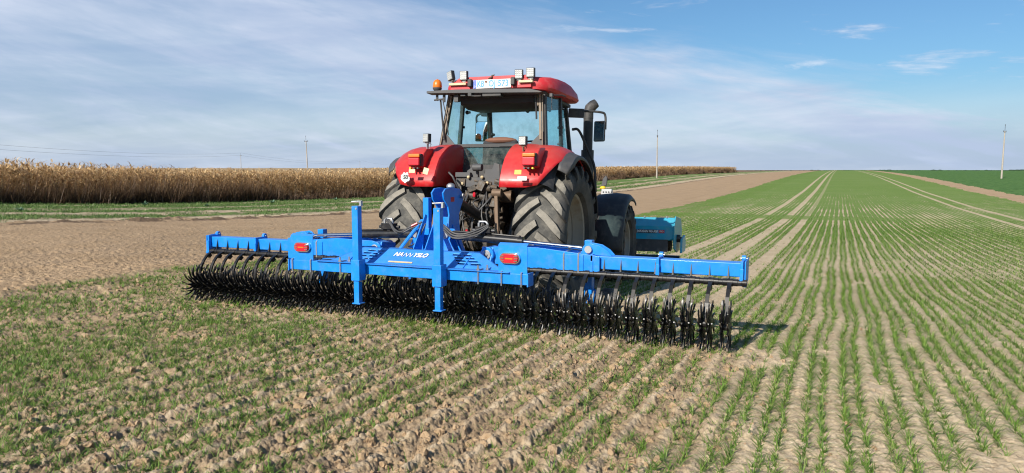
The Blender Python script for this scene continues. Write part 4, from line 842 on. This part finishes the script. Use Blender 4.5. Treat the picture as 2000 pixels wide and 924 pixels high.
# ---- rear linkage
b = MB(); b.bx(-.30, .30, -.42, -.10, .62, .70); b.prism([(-.16, .70), (-.02, .70), (-.02, .80), (-.10, .83), (-.17, .78)], 'y', -.44, -.40); b.prism([(.06, .68), (.28, .68), (.27, .86), (.20, .88), (.17, .80), (.08, .80)], 'y', -.46, -.43); b.bx(-.30, -.10, -.50, -.30, .70, .76); b.bx(-.30, .30, -.47, -.43, .58, .70)
b.cyl((-.06, -.50, .82), (.06, -.50, .82), .045, 12); b.build('coupler_bracket', M['greyp'], TR, bev=.006)
rr = random.Random(3)
b = MB()
for k in range(46):
    x, z = rr.uniform(-.36, .36), rr.uniform(-.2, .66); w, h = rr.uniform(.03, .12), rr.uniform(.03, .13); y = -.40 - rr.uniform(0, .10)
    if rr.random() < .45: b.cyl((x - w, y, z), (x + w, y, z + rr.uniform(-.04, .04)), h * .42, 12)
    else: b.box((x, y, z), (w, rr.uniform(.08, .2), h), (rr.uniform(-.4, .4), rr.uniform(-.5, .5), 0))
b.cyl((-.34, -.42, .46), (.36, -.42, .46), .06, 16); b.build('hydraulics', M['oily'], TR, bev=.004)
for s in (-1, 1):
    b = MB(); b.beam((s * .30, -.42, .47), (s * .36, -.80, .50), .06, .09); b.cyl((s * .28, -.42, .47), (s * .44, -.42, .47), .075, 14); b.build('lift_arm', M['rusty'], TR, bev=.01)
    b = MB(); b.beam((s * .37, -.80, .52), (s * .42, -.86, .0), .045, .06); b.cyl((s * .32, -.80, .50), (s * .44, -.80, .50), .05, 12); b.tube([(s * .372, -.80, .33), (s * .415, -.85, .05)], .032, 10); b.build('lift_rod', M['rusty'], TR, bev=.008)
    b = MB(); b.beam((s * .32, -.15, -.12), (s * .46, -1.35, -.10), .05, .09); b.build('lower_link', M['oily'], TR, bev=.01)
    b = MB(); b.cyl((s * .50, -.35, .42), (s * .48, -.6, -.05), .05, 14); b.cyl((s * .50, -.35, .42), (s * .505, -.28, .55), .03, 10); b.build('lift_cylinder', M['blackpaint'], TR)
b = MB()
for k in range(16):
    x = rr.uniform(-.3, .28); z = rr.uniform(.25, .65); x2 = x + rr.uniform(-.2, .2); z2 = rr.uniform(-.25, .2); y = -.55
    b.tube(spl([(x, y + .08, z), (x + rr.uniform(-.08, .08), y - rr.uniform(0, .12), (z + z2) / 2 + rr.uniform(-.1, .1)), (x2, y - rr.uniform(0, .1), z2 + .1), (x2 + .02, y + .05, z2)], 4), rr.uniform(.008, .015), 6)
b.tube([(-.33, -.62, .75), (-.26, -.66, .70), (-.22, -.6, .58), (-.2, -.5, .5)], .013, 8); b.pieces('hose', M['hose'], TR, ang=60)
b = MB()
for x, z in ((-.05, .33), (-.06, .03), (.03, .48)): b.sphere((x, -.66, z), .022, 8, (1, 1, 1.6))
b.pieces('coupling_cap', M['redlens'], TR)
b = MB()
for x, z in ((-.20, .62), (-.12, .70), (.13, .63), (.06, .70)): b.sphere((x, -.5, z), .022, 8)
b.pieces('coupling_knob', M['cream'], TR)
# top link reaches from the tractor back to the mast of the blue machine
b = MB(); b.tube([(.16, -.45, .14), (-.10, -1.0, .42)], .06, 14); b.tube([(-.10, -1.0, .42), (-.16, -1.11, .49)], .035, 12); b.cyl((-.20, -1.12, .495), (-.12, -1.12, .495), .05, 12); b.build('top_link', M['blackpaint'], TR)
# white bracket with yellow cap above the front wheel
b = MB(); b.prism([(.50, .50), (.88, .50), (.80, .62), (.70, .66), (.70, .72), (.52, .72)], 'y', 3.95, 4.05); b.bx(.50, .78, 3.93, 3.948, .60, .61)
o = b.build('front_linkage_bracket', M['greypaint'], TR, bev=.006)
b = MB()
for k in range(4): b.cyl((.555 + k * .048, 3.944, .665), (.555 + k * .048, 3.95, .665), .014, 10)
b.pieces('bolt_hole', M['ink'], o)
b = MB(); b.sphere((.53, 4.0, .74), .055, 12, (1, .8, .6)); b.build('yellow_cap', M['yellow'], o); b = MB(); b.prism([(.50, .76), (.60, .78), (.61, .92), (.58, .96), (.53, .90)], 'y', 3.98, 4.02); b.build('grey_cover', M['greyp'], o, bev=.01)

# ================================================================ FRONT MULCHER (own machine carried in front)
MU = empty('mulcher', (0, 0, 0)); MU.matrix_world = Matrix.Translation((-4.08, 8.5, .72)) @ Euler((R(-3.5), 0, R(4))).to_matrix().to_4x4() @ Matrix.Translation((.25, 4.35, -.3))
tag(MU, 'turquoise flail mulcher with black rubber skirt carried in front of the tractor', 'mulcher')
L0, L1 = -1.5, 1.50
b = MB(); b.prism([(0, .385), (0, .155), (.03, .13), (.9, .10), (1.0, .25), (.85, .50), (.16, .535), (.02, .40)], 'x', L0, L1 - .012); b.build('hood', M['teal'], MU, bev=.006)
for s, x in ((1, L1), (-1, L0)):
    b = MB(); b.prism([(-.02, .40), (-.02, .13), (.05, -.02), (.45, -.10), (1.02, .0), (1.06, .3), (.88, .52), (.16, .56)], 'x', x - .01, x + .012); o = b.build('end_plate', M['teal'], MU, bev=.004)
    b = MB(); b.cyl((x, .35, .16), (x + s * .07, .35, .16), .07, 18); b.cyl((x, .35, .16), (x + s * .10, .35, .16), .03, 12); b.build('rotor_bearing', M['blackpaint'], o)
b = MB(); b.prism([(.25, -.10), (.75, -.08), (.80, .05), (.70, .22), (.3, .16)], 'x', L1 + .08, L1 + .12); b.build('side_skid', M['teal'], MU, bev=.01)
b = MB(); b.bx(L0 + .02, L1 - .10, -.01, .002, -.075, .15); b.build('rubber_skirt', M['rubber'], MU)
b = MB(); b.bx(L0 + .02, L1 - .06, -.02, -.002, .145, .165); 
for x in (-.9, -.4, .1, .6, 1.1): b.cyl((x, -.03, .155), (x, 0, .155), .012, 8)
b.build('skirt_rail', M['teal'], MU)
b = MB(); b.cyl((L0 + .1, .45, .08), (L1 - .1, .45, .08), .16, 16)
for k in range(40): x = L0 + .15 + k * (L1 - L0 - .3) / 39; a = k * 2.4; b.beam((x, .45, .08), (x, .45 + .24 * math.cos(a), .08 + .2 * math.sin(a)), .05, .012)
b.build('flail_rotor', M['oily'], MU)
b = MB(); b.cyl((L0, .95, -.28 + .0), (L1, .95, -.28), .10, 16); b.build('support_roller', M['blackpaint'], MU)
b = MB(); b.bx(.80, 1.36, -.004, 0, .245, .325); st = b.build('name_sticker', M['text_blue'], MU, bev=.001)
b = MB(); b.bx(.86, 1.20, -.0065, -.0045, .255, .315); b.build('sticker_band', M['ink'], st); b = MB(); b.bx(1.235, 1.335, -.0065, -.0045, .26, .312); b.build('sticker_badge', M['redlens'], st)
text('sticker_text', 'MAXIAN FG-300', .058, M['white'], st, (1.03, -.009, .285), (R(90), 0, 0), sx=.88, bold=.002, shear=.25); text('sticker_text', 'PRO', .04, M['white'], st, (1.285, -.009, .286), (R(90), 0, 0), sx=.9, bold=.001)
b = MB(); b.prism([(.10, .53), (.30, .53), (.24, .66), (.18, .66)], 'x', .05, .075); b.prism([(.10, .53), (.30, .53), (.24, .66), (.18, .66)], 'x', .16, .185); b.bx(.05, .32, .10, .18, .535, .575); b.bx(-.6, .05, .2, .5, .54, .62); b.build('headstock', M['teal'], MU, bev=.004)
for x in (.5, .95, 1.35):
    b = MB(); b.cyl((x, .14, .53), (x, .14, .56), .014, 8); b.build('bolt', M['steel'], MU)

# ================================================================ ROTARY HOE (world coordinates minus its base point)
HC = (-3.89, 6.45, 0); HO = empty('rotary_hoe', (HC[0] + .02, HC[1], HC[2])); HO.scale = (.985, 1, 1); tag(HO, 'bright blue folding rotary hoe with rows of black star wheels standing behind the tractor', 'rotary hoe')
def HB(): return MB(HC)
cx0 = -3.89
# wings
for s in (-1, 1):
    X = lambda u: cx0 + s * u
    b = HB(); b.bx(X(1.72), X(3.16), 6.64, 6.78, .602, .727)
    w = b.build('wing_tube', M['blue'], HO, bev=.008)
    # tapered hinge arm
    b = HB(); poly = [(.60, .66), (.64, .75), (.74, .775), (1.22, .785), (1.80, .735), (1.86, .725), (1.86, .575), (.95, .575), (.80, .60), (.64, .60)]
    b.prism([(X(u), z) for u, z in poly], 'y', 6.60, 6.615); b.prism([(X(u), z) for u, z in poly], 'y', 6.785, 6.80); b.bx(X(.9), X(1.8), 6.612, 6.788, .58, .60); b.bx(X(.9), X(1.72), 6.62, 6.78, .70, .72)
    b.build('hinge_arm', M['blue'], HO, bev=.004)
    b = HB(); b.cyl((X(.68), 6.56, .695), (X(.68), 6.84, .695), .075, 24); b.build('hinge_boss', M['blue'], HO, bev=.004)
    b = HB(); b.cyl((X(.68), 6.545, .695), (X(.68), 6.56, .695), .046, 24); b.cyl((X(.68), 6.53, .695), (X(.68), 6.55, .695), .016, 6); b.build('hinge_pin', M['steel'], HO, bev=.002)
    b = HB(); b.prism([(X(u), z) for u, z in ((.80, .60), (.86, .76), (.92, .78), (1.02, .64), (1.0, .58))], 'y', 6.88, 6.90); b.build('stop_plate', M['blue'], HO)
    # gussets along the tube
    b = HB()
    for k in range(20):
        u = .84 + k * .1665 * .72 if False else .165 * (k + .5)
        if u < 1.0 or u > 3.14: continue
        b.add([(X(u) - .002, 6.639, .70), (X(u) + .002, 6.639, .70), (X(u) + .008, 6.612, .585), (X(u) - .008, 6.612, .585), (X(u) - .008, 6.639, .585), (X(u) + .008, 6.639, .585)], [(0, 1, 2, 3), (0, 3, 4), (1, 5, 2), (3, 2, 5, 4), (0, 4, 5, 1)])
    b.pieces('gusset', M['arm'], w)
    for u in (1.78, 2.42, 3.17):
        b = HB(); b.bx(X(u) - .012, X(u) + .012, 6.60, 6.80, .55, .745); b.cyl((X(u) - .018, 6.76, .755), (X(u) + .018, 6.76, .755), .028, 16); b.bx(X(u) - .016, X(u) + .016, 6.59, 6.625, .535, .68); b.build('clamp_plate', M['blue'], w, bev=.003)
        b = HB(); b.cyl((X(u) - .03, 6.76, .755), (X(u) + .03, 6.76, .755), .009, 8); b.build('pin', M['steel'], w)
    b = HB(); b.prism([(6.60, .52), (6.82, .56), (6.82, .76), (6.60, .745)], 'x', X(3.20) - .006, X(3.20) + .006); b.cyl((X(3.18), 6.62, .54), (X(3.215), 6.62, .54), .022, 14); b.build('end_plate', M['blue'], w, bev=.004)
    # cylinder eye lobes
    b = HB(); lob = [(1.62, .735)] + [(1.74 + .075 * math.cos(a), .775 + .065 * math.sin(a)) for a in np.linspace(PI * 1.05, PI * .4, 8)] + [(1.84, .825), (1.92, .78), (1.97, .727)]
    for y in (6.66, 6.76): b.prism([(X(u), z) for u, z in lob], 'y', y - .008, y + .008)
    b.build('cylinder_lug', M['blue'], w, bev=.003)
    b = HB(); b.cyl((X(1.735), 6.635, .785), (X(1.735), 6.79, .785), .024, 14); b.cyl((X(1.735), 6.625, .785), (X(1.735), 6.64, .785), .036, 16); b.build('cylinder_pin', M['steel'], w)
    # hydraulic cylinder
    cy = [(X(.20), 6.71, .862), (X(1.02), 6.71, .826), (X(1.70), 6.71, .787)]
    b = HB(); b.tube([cy[0], cy[1]], .045, 20); b.tube([Vector(cy[1]) - Vector((s * .05, 0, 0)), cy[1]], .048, 20); o = b.build('hydraulic_cylinder', M['blackpaint'], HO)
    b = HB(); b.tube([cy[1], cy[2]], .019, 14); b.build('piston_rod', M['chrome'], o); b = HB(); b.tube([Vector(cy[2]) - Vector((s * .05, 0, -.003)), Vector(cy[2]) + Vector((s * .0, 0, 0))], [.02, .038], 12); b.build('rod_eye', M['blackpaint'], o)
    # valve block with feed pipe
    vx = X(.58); b = HB(); b.bx(vx - .085, vx + .085, 6.66, 6.73, .90, .965); b.cyl((vx - .13, 6.70, .925), (vx + .13, 6.70, .925), .018, 10); b.bx(vx - .02, vx + .02, 6.68, 6.72, .85, .90); b.build('valve_block', M['blackpaint'], HO, bev=.004)
    b = HB(); b.tube([(X(.22), 6.70, .905), (vx, 6.70, .895), (X(.98), 6.70, .875), (X(.99), 6.70, .86)], .008, 8); b.sphere((X(.985), 6.70, .872), .016, 8); b.build('feed_pipe', M['arm'], HO)
    b = HB(); 
    for q in (-.05, .05): b.cyl((vx + q, 6.68, .965), (vx + q, 6.68, 1.0), .013, 8); b.tube([(vx + q, 6.68, .995), (vx + q * .6, 6.68, 1.015), (vx - s * .05, 6.68, 1.015)], .010, 8)
    b.build('fittings', M['steel'], HO)
    # U bolts over the tube
    for u in (1.50, 1.65):
        b = HB(); b.tube([(X(u), 6.59, .56), (X(u), 6.59, .73), (X(u), 6.605, .745), (X(u), 6.82, .76), (X(u), 6.83, .74), (X(u), 6.83, .56)], .009, 8); b.build('u_bolt', M['steel'], HO)
    b = HB(); b.bx(X(1.42), X(1.70), 6.592, 6.60, .58, .735); b.build('saddle_plate', M['blue'], HO, bev=.003)
    # gauge wheel and its stand
    b = HB(); b.bx(X(1.62), X(1.70), 6.86, 6.94, .22, .85); b.bx(X(1.60), X(1.72), 6.80, 6.96, .60, .70); b.prism([(6.86, .22), (6.94, .22), (7.10, .14), (7.10, .20), (6.94, .36)], 'x', X(1.70), X(1.715)); b.build('gauge_wheel_stand', M['blue'], HO, bev=.006)
    g = bpy.data.objects.new('gauge_wheel', None); COL.objects.link(g); g.parent = HO; g.location = Vector((X(1.81), 7.08, .155)) - Vector(HC)
    b = MB(); b.lathe([(-.06, .10), (-.075, .14), (-.07, .175), (-.04, .195), (.04, .195), (.07, .175), (.075, .14), (.06, .10)], 32, 'x'); b.build('tyre', M['tyre'], g); b = MB(); b.lathe([(-.055, .105), (-.03, .09), (-.01, .03), (-.01, 0)], 24, 'x'); b.lathe([(.055, .105), (.03, .09), (.01, .03), (.01, 0)], 24, 'x'); b.build('rim', M['greypaint'], g)
# rear beam and frame
b = HB(); b.bx(-5.265, -2.515, 6.0, 6.10, .507, .607); b.build('rear_beam', M['blue'], HO, bev=.006)
for x in (-5.265, -2.515):
    b = HB(); b.bx(x - .006, x + .006, 5.985, 6.11, .495, .615); b.build('beam_end_cap', M['blue'], HO)
b = HB(); b.bx(-4.60, -3.18, 6.68, 6.82, .50, .62)
for x in (-4.50, -3.28, -3.99, -3.79): b.bx(x - .05, x + .05, 6.101, 6.679, .50, .60)
for x in (-4.62, -3.16): b.prism([(6.45, .48), (6.86, .48), (6.86, .74), (6.60, .77)], 'x', x - .01, x + .01); b.prism([(6.45, .48), (6.86, .48), (6.86, .74), (6.60, .77)], 'x', x + (.11 if x < -4 else -.11) - .01, x + (.11 if x < -4 else -.11) + .01)
b.build('centre_frame', M['blue'], HO, bev=.005)
# deck plate with slots
def deck():
    b = HB(); P0 = [Vector((-4.80, 6.075, .610)), Vector((-2.78, 6.075, .610)), Vector((-3.16, 6.30, .745)), Vector((-4.52, 6.30, .745))]
    nu, nv = 64, 12; th = Vector((0, .005, -.009))
    slots = [(u0, u1, v) for (u0, u1) in ((.10, .16), (.17, .235), (.765, .83), (.84, .90)) for v in (3, 5, 7, 9)]
    def P(u, v):
        a = P0[0].lerp(P0[1], u); c = P0[3].lerp(P0[2], u); return a.lerp(c, v)
    for i in range(nu):
        for j in range(nv):
            uc = (i + .5) / nu
            if any(u0 < uc < u1 and j == v for u0, u1, v in slots): continue
            q = [P(i / nu, j / nv), P((i + 1) / nu, j / nv), P((i + 1) / nu, (j + 1) / nv), P(i / nu, (j + 1) / nv)]
            b.add(q, [(0, 1, 2, 3)])
    o = b.build('deck_plate', M['blue'], HO); m_ = o.modifiers.new('solid', 'SOLIDIFY'); m_.thickness = .006; return o
dk = deck()
b = HB(); b.bx(-4.90, -2.70, 5.975, 6.08, .6105, .6165); b.build('deck_lip', M['blue'], HO, bev=.001)
b = HB(); b.prism([(-4.5, 6.301), (-3.18, 6.301), (-3.3, 6.66), (-4.42, 6.66)], 'z', .70, .706); b.prism([(-4.92, 6.11), (-4.80, 6.11), (-4.52, 6.30), (-4.60, 6.34)], 'z', .62, .626); b.build('deck_cover', M['blue'], HO)
for s in (-1, 1):
    b = HB(); b.prism([(6.06, .617), (6.31, .75), (6.60, .72), (6.60, .617)], 'x', cx0 + s * .66, cx0 + s * .668); b.build('deck_gusset', M['blue'], HO)
# name on the deck: NA, two zigzag peaks, YSLO
sl_ = math.atan2(.135, .225); rot = (sl_, 0, 0)
def on_deck(x, v): return Vector((x, 6.075 + .225 * v, .610 + .135 * v)) - Vector(HC) + Vector((0, -.006, .010)) * .6
white = M['white']
text('deck_text', 'NA', .085, white, dk, on_deck(-4.085, .60), rot, 'LEFT', .25, bold=.003, sx=.82)
text('deck_text', 'YSLO', .085, white, dk, on_deck(-3.858, .60), rot, 'LEFT', .25, bold=.003, sx=.80)
b = MB(); zz = [(-.075, -.03), (-.045, .03), (-.015, -.03), (.015, .03), (.045, -.03), (.07, .02)]
for i in range(5): b.beam((zz[i][0], zz[i][1], 0), (zz[i + 1][0], zz[i + 1][1], 0), .009, .0016, (0, 0, 1))
o = b.build('deck_zigzag', white, dk); o.location = on_deck(-3.917, .60); o.scale = (.72, 1, 1); o.rotation_euler = rot
b = MB(); b.box((0, 0, 0), (.28, .022, .0012)); o = b.build('faded_sticker', M['cream'], dk); o.location = on_deck(-3.95, .14); o.rotation_euler = rot
# lights on plates
for s in (-1, 1):
    x = cx0 + s * 1.215; b = HB(); b.bx(x - .145, x + .145, 6.012, 6.020, .60, .862); b.prism([(6.012, .862), (6.020, .862), (6.06, .875), (6.052, .882)], 'x', x - .145, x + .145)
    if s < 0: b.bx(x - .20, x - .15, 6.03, 6.04, .62, .83)
    o = b.build('light_plate', M['blue'], HO, bev=.002)
    ll = bpy.data.objects.new('rear_light', None); COL.objects.link(ll); ll.parent = HO; ll.location = Vector((x + (.02 if s < 0 else -.02), 6.0, .745)) - Vector(HC)
    def cap(w, h, y0, y1, nm, mt, zoff=0):
        b = MB(); pts = [(w / 2 - h / 2 + h / 2 * math.cos(a), h / 2 * math.sin(a)) for a in np.linspace(-PI / 2, PI / 2, 10)] + [(-w / 2 + h / 2 + h / 2 * math.cos(a), h / 2 * math.sin(a)) for a in np.linspace(PI / 2, 3 * PI / 2, 10)]
        b.prism([(u, v + zoff) for u, v in pts], 'y', y0, y1); return b.build(nm, mt, ll, bev=.003)
    cap(.205, .10, -.015, .010, 'light_rim', M['chrome']); cap(.175, .080, -.030, -.013, 'red_lens', M['redlens'])
    b = MB()
    for zz_ in (-.022, 0, .022):
        for q in (-.066, .066): b.box((q, -.0315, zz_), (.03, .004, .010))
    b.build('reflector', M['chrome'], ll); b = MB(); b.box((0, -.0305, 0), (.075, .003, .012)); b.build('amber_strip', M['orange'], ll)
# U bolts on the beam
for x in (-5.22, -4.98, -4.60, -3.02, -2.78, -2.58):
    tall = .06 if x in (-4.60, -3.02) else .012
    b = HB(); b.tube([(x, 5.99, .49), (x, 5.99, .612 + tall * .2), (x, 5.995, .618), (x, 6.10, .620 if tall < .02 else .62), (x, 6.11, .60), (x, 6.11, .49)], .007, 6)
    if tall > .02:
        for y in (5.99, 6.06): b.cyl((x + (y - 5.99) * .9, y, .61), (x + (y - 5.99) * .9, y, .665), .009, 6); b.cyl((x + (y - 5.99) * .9, y, .617), (x + (y - 5.99) * .9, y, .635), .017, 6)
    b.build('u_bolt', M['steel'], HO)
# parking stands
for x in (-4.33, -3.40):
    b = HB(); b.bx(x - .036, x + .036, 5.885, 5.955, .55, 1.19); b.bx(x - .05, x + .05, 5.875, 5.985, .455, .66); o = b.build('parking_stand', M['blue'], HO, bev=.005)
    b = HB(); b.bx(x - .030, x + .030, 5.890, 5.950, .23, .56); b.bx(x - .045, x + .05, 5.875, 5.965, .222, .234); b.build('stand_foot', M['blue'], o, bev=.004)
    b = HB(); b.tube([(x - .05, 5.90, .448), (x + .055, 5.90, .452)], .006, 6); b.tube([(x + .04, 5.96, 1.19), (x + .035, 5.96, 1.235), (x - .08, 5.95, 1.228)], .008, 6); b.cyl((x + .02, 5.88, 1.165), (x + .02, 5.96, 1.165), .010, 8); b.bx(x + .025, x + .045, 5.93, 5.96, 1.19, 1.24); b.pieces('locking_pin', M['steel'], o)
# headstock mast
b = HB()
prof = [(6.42, .60), (6.66, .60), (6.80, .92), (6.83, 1.06), (6.81, 1.15), (6.72, 1.23), (6.70, 1.30), (6.76, 1.345), (6.88, 1.352), (7.07, 1.335), (7.13, 1.28), (7.14, 1.20), (7.09, 1.13), (7.05, 1.05), (7.06, .92), (7.12, .60), (7.18, .48), (6.42, .48)]
for x in (-3.935, -3.80): b.prism(prof, 'x', x - .009, x + .009)
b.bx(-3.926, -3.809, 6.84, 6.85, .62, 1.04); b.bx(-3.926, -3.809, 7.02, 7.03, .62, 1.02); b.build('mast', M['blue'], HO, bev=.003)
b = HB(); b.cyl((-3.95, 7.095, 1.255), (-3.76, 7.095, 1.255), .018, 12); b.cyl((-3.775, 7.095, 1.255), (-3.755, 7.095, 1.255), .03, 6); b.sphere((-3.865, 7.0, 1.36), .05, 12, (1, 1, .8)); b.build('mast_pin', M['steel'], HO)
b = HB(); b.bx(-3.7905, -3.789, 6.86, 6.94, 1.20, 1.25); b.build('warning_sticker', M['redlens'], HO)
for s in (-1, 1):
    X = lambda u: cx0 - .02 + s * u
    b = HB(); lug = [(.10, .58)] + [(.18 + .062 * math.cos(a), .862 + .062 * math.sin(a)) for a in np.linspace(PI * .55, -PI * .25, 8)] + [(.25, .76), (.30, .68), (.42, .61), (.46, .58)]
    lug = [(.10, .58), (.10, .915)] + lug[1:]
    for y in (6.645, 6.775): b.prism([(X(u), z) for u, z in lug], 'y', y - .008, y + .008)
    b.build('cylinder_bracket', M['blue'], HO, bev=.003)
    b = HB(); b.cyl((X(.18), 6.62, .862), (X(.18), 6.80, .862), .017, 12); b.cyl((X(.18), 6.615, .862), (X(.18), 6.635, .862), .034, 18); b.build('cylinder_pin', M['steel'], HO)
    b = HB(); b.prism([(6.30, .60), (6.52, .60), (6.68, 1.06), (6.64, 1.08)], 'x', X(.07) - .006, X(.07) + .006); b.beam((X(.30), 6.35, .62), (X(.09), 6.62, 1.02), .055, .02); b.beam((X(.26), 6.95, .55), (X(.10), 6.93, .95), .08, .04); b.pieces('mast_brace', M['blue'], HO, bev=.003)
b = HB(); b.bx(-4.14, -4.07, 6.86, 6.93, .55, 1.24); b.build('front_stand', M['blue'], HO, bev=.005)
for s in (-1, 1):
    b = HB(); b.beam((cx0 + s * .40, 6.8, .45), (cx0 + s * .42, 7.12, .5), .03, .22); b.build('lower_link_bracket', M['blue'], HO)
# hydraulic hoses and clamp
b = HB()
for k in range(3):
    q = k * .02
    b.tube(spl([(-3.80, 6.60, 1.0 - q), (-3.70, 6.56, .97 - q * 1.3), (-3.58, 6.54 - q, .90 - q), (-3.46, 6.55 - q, .895 - q), (-3.34, 6.60, .935 - q * 1.2), (-3.24, 6.66, .985 - q * .6)]), .010, 8)
    if k < 2: b.tube(spl([(-3.98, 6.58, 1.0 - q), (-4.10, 6.55, .95 - q), (-4.22, 6.54 - q, .89 - q), (-4.33, 6.58, .915 - q), (-4.42, 6.64, .98 - q), (-4.50, 6.68, 1.015 - q)]), .010, 8)
b.tube(spl([(-3.95, 6.60, .98), (-4.0, 6.50, .8), (-4.05, 6.40, .75), (-3.95, 6.34, .74)]), .008, 8); b.build('hydraulic_hose', M['hose'], HO, ang=60)
b = HB(); b.bx(-3.835, -3.79, 6.585, 6.63, .955, 1.02); b.build('hose_clamp', M['white'], HO, bev=.004)
b = HB(); b.tube([(-4.03, 6.565, .985), (-4.09, 6.545, .955)], .013, 8); b.build('hose_band', M['redlens'], HO)
# pivot tube with rubber sleeves below the bars
b = HB(); b.cyl((-7.05, 6.61, .556), (-.73, 6.61, .556), .020, 12); b.build('pivot_tube', M['blackpaint'], HO)
NA = 38; SP = .1665; XA = -.815
b = HB(); rr = random.Random(5)
for k in range(NA):
    x = XA - k * SP + .083
    b.lathe([(-.060, .024), (-.058, .031), (-.02, .032), (-.018, .028), (.015, .028), (.018, .033), (.058, .032), (.060, .024)], 14, 'x', Matrix.Translation((x, 6.61, .556)))
b.build('rubber_sleeves', M['arm'], HO)
# spring arms
def arm_mesh():
    b = MB(); path = [(.0, .005), (-.055, -.012), (-.115, -.047), (-.168, -.105), (-.205, -.175), (-.226, -.255), (-.235, -.353)]
    for i in range(len(path) - 1): b.beam((0, path[i][0], path[i][1]), (0, path[i + 1][0] + (path[i + 1][0] - path[i][0]) * .06, path[i + 1][1] + (path[i + 1][1] - path[i][1]) * .06), .033 if i > 0 else .040, .018)
    b.cyl((-.024, 0, 0), (.024, 0, 0), .036, 14); b.box((0, -.075, -.05), (.038, .045, .03), (R(40), 0, 0)); b.cyl((-.050, -.235, -.353), (.050, -.235, -.353), .012, 10); b.cyl((-.03, -.235, -.353), (.03, -.235, -.353), .03, 12)
    return b.mesh('spring_arm', 40)
am = arm_mesh(); am.materials.append(M['arm'])
def star_mesh():
    b = MB(); n = 16; b.lathe([(-.012, 0), (-.012, .070), (-.006, .085), (.006, .085), (.012, .070), (.012, 0)], 24, 'x')
    for k in range(n):
        a0 = 2 * PI * k / n; ca, sa = math.cos(a0), math.sin(a0); st = []
        for i in range(7):
            t_ = i / 6; r = .075 + .143 * t_; off = -.072 * t_ ** 2.0; sx_ = .004 * math.sin(t_ * 2.6) * (1 if k % 2 else -1)
            w = [.009, .0070, .0058, .0058, .0070, .0078, .0045][i]; th = [.012, .010, .0085, .008, .008, .0075, .004][i]
            st.append((r, off, sx_, w, th))
        vs = []
        for r, off, sx_, w, th in st:
            for (dx, dt) in ((-w, -th), (w, -th), (w, th), (-w, th)):
                rad, tan = r, off + dt; vs.append((sx_ + dx, rad * ca - tan * sa, rad * sa + tan * ca))
        fs = [(i * 4 + j, i * 4 + (j + 1) % 4, (i + 1) * 4 + (j + 1) % 4, (i + 1) * 4 + j) for i in range(6) for j in range(4)] + [(3, 2, 1, 0), (24, 25, 26, 27)]
        b.add(vs, fs)
    for k in range(5):
        a = 2 * PI * k / 5; b.cyl((-.014, .048 * math.cos(a), .048 * math.sin(a)), (.014, .048 * math.cos(a), .048 * math.sin(a)), .007, 6)
    return b.mesh('star_wheel', 40)
sm = star_mesh(); sm.materials.append(M['star'])
bn = MB(); bn.cyl((-.004, 0, 0), (.004, 0, 0), .008, 6); bm_ = bn.mesh('axle_nut'); bm_.materials.append(M['steel'])
hcv = Vector(HC)
for k in range(NA):
    x = XA - k * SP; stag = 0.012
    ea = bpy.data.objects.new('spring_arm', am); COL.objects.link(ea); ea.parent = HO; ea.location = Vector((x, 6.61, .556)) - hcv; ea.rotation_euler = (R(rr.uniform(-2.5, 2.5) - (3 if k % 2 else 0)), 0, 0)
    for q in (-.031, .031):
        e = bpy.data.objects.new('star_wheel', sm); COL.objects.link(e); e.parent = HO
        e.location = Vector((x + q, 6.375 + rr.uniform(-.008, .008) + (stag if q > 0 else -stag) * .6, .205 + rr.uniform(-.006, .006))) - hcv; e.rotation_euler = (rr.uniform(0, 6.28), R(rr.uniform(-2, 2)), R(rr.uniform(-3, 3)))
    e = bpy.data.objects.new('axle_nut', bm_); COL.objects.link(e); e.parent = ea; e.location = (.055, -.235, -.353)
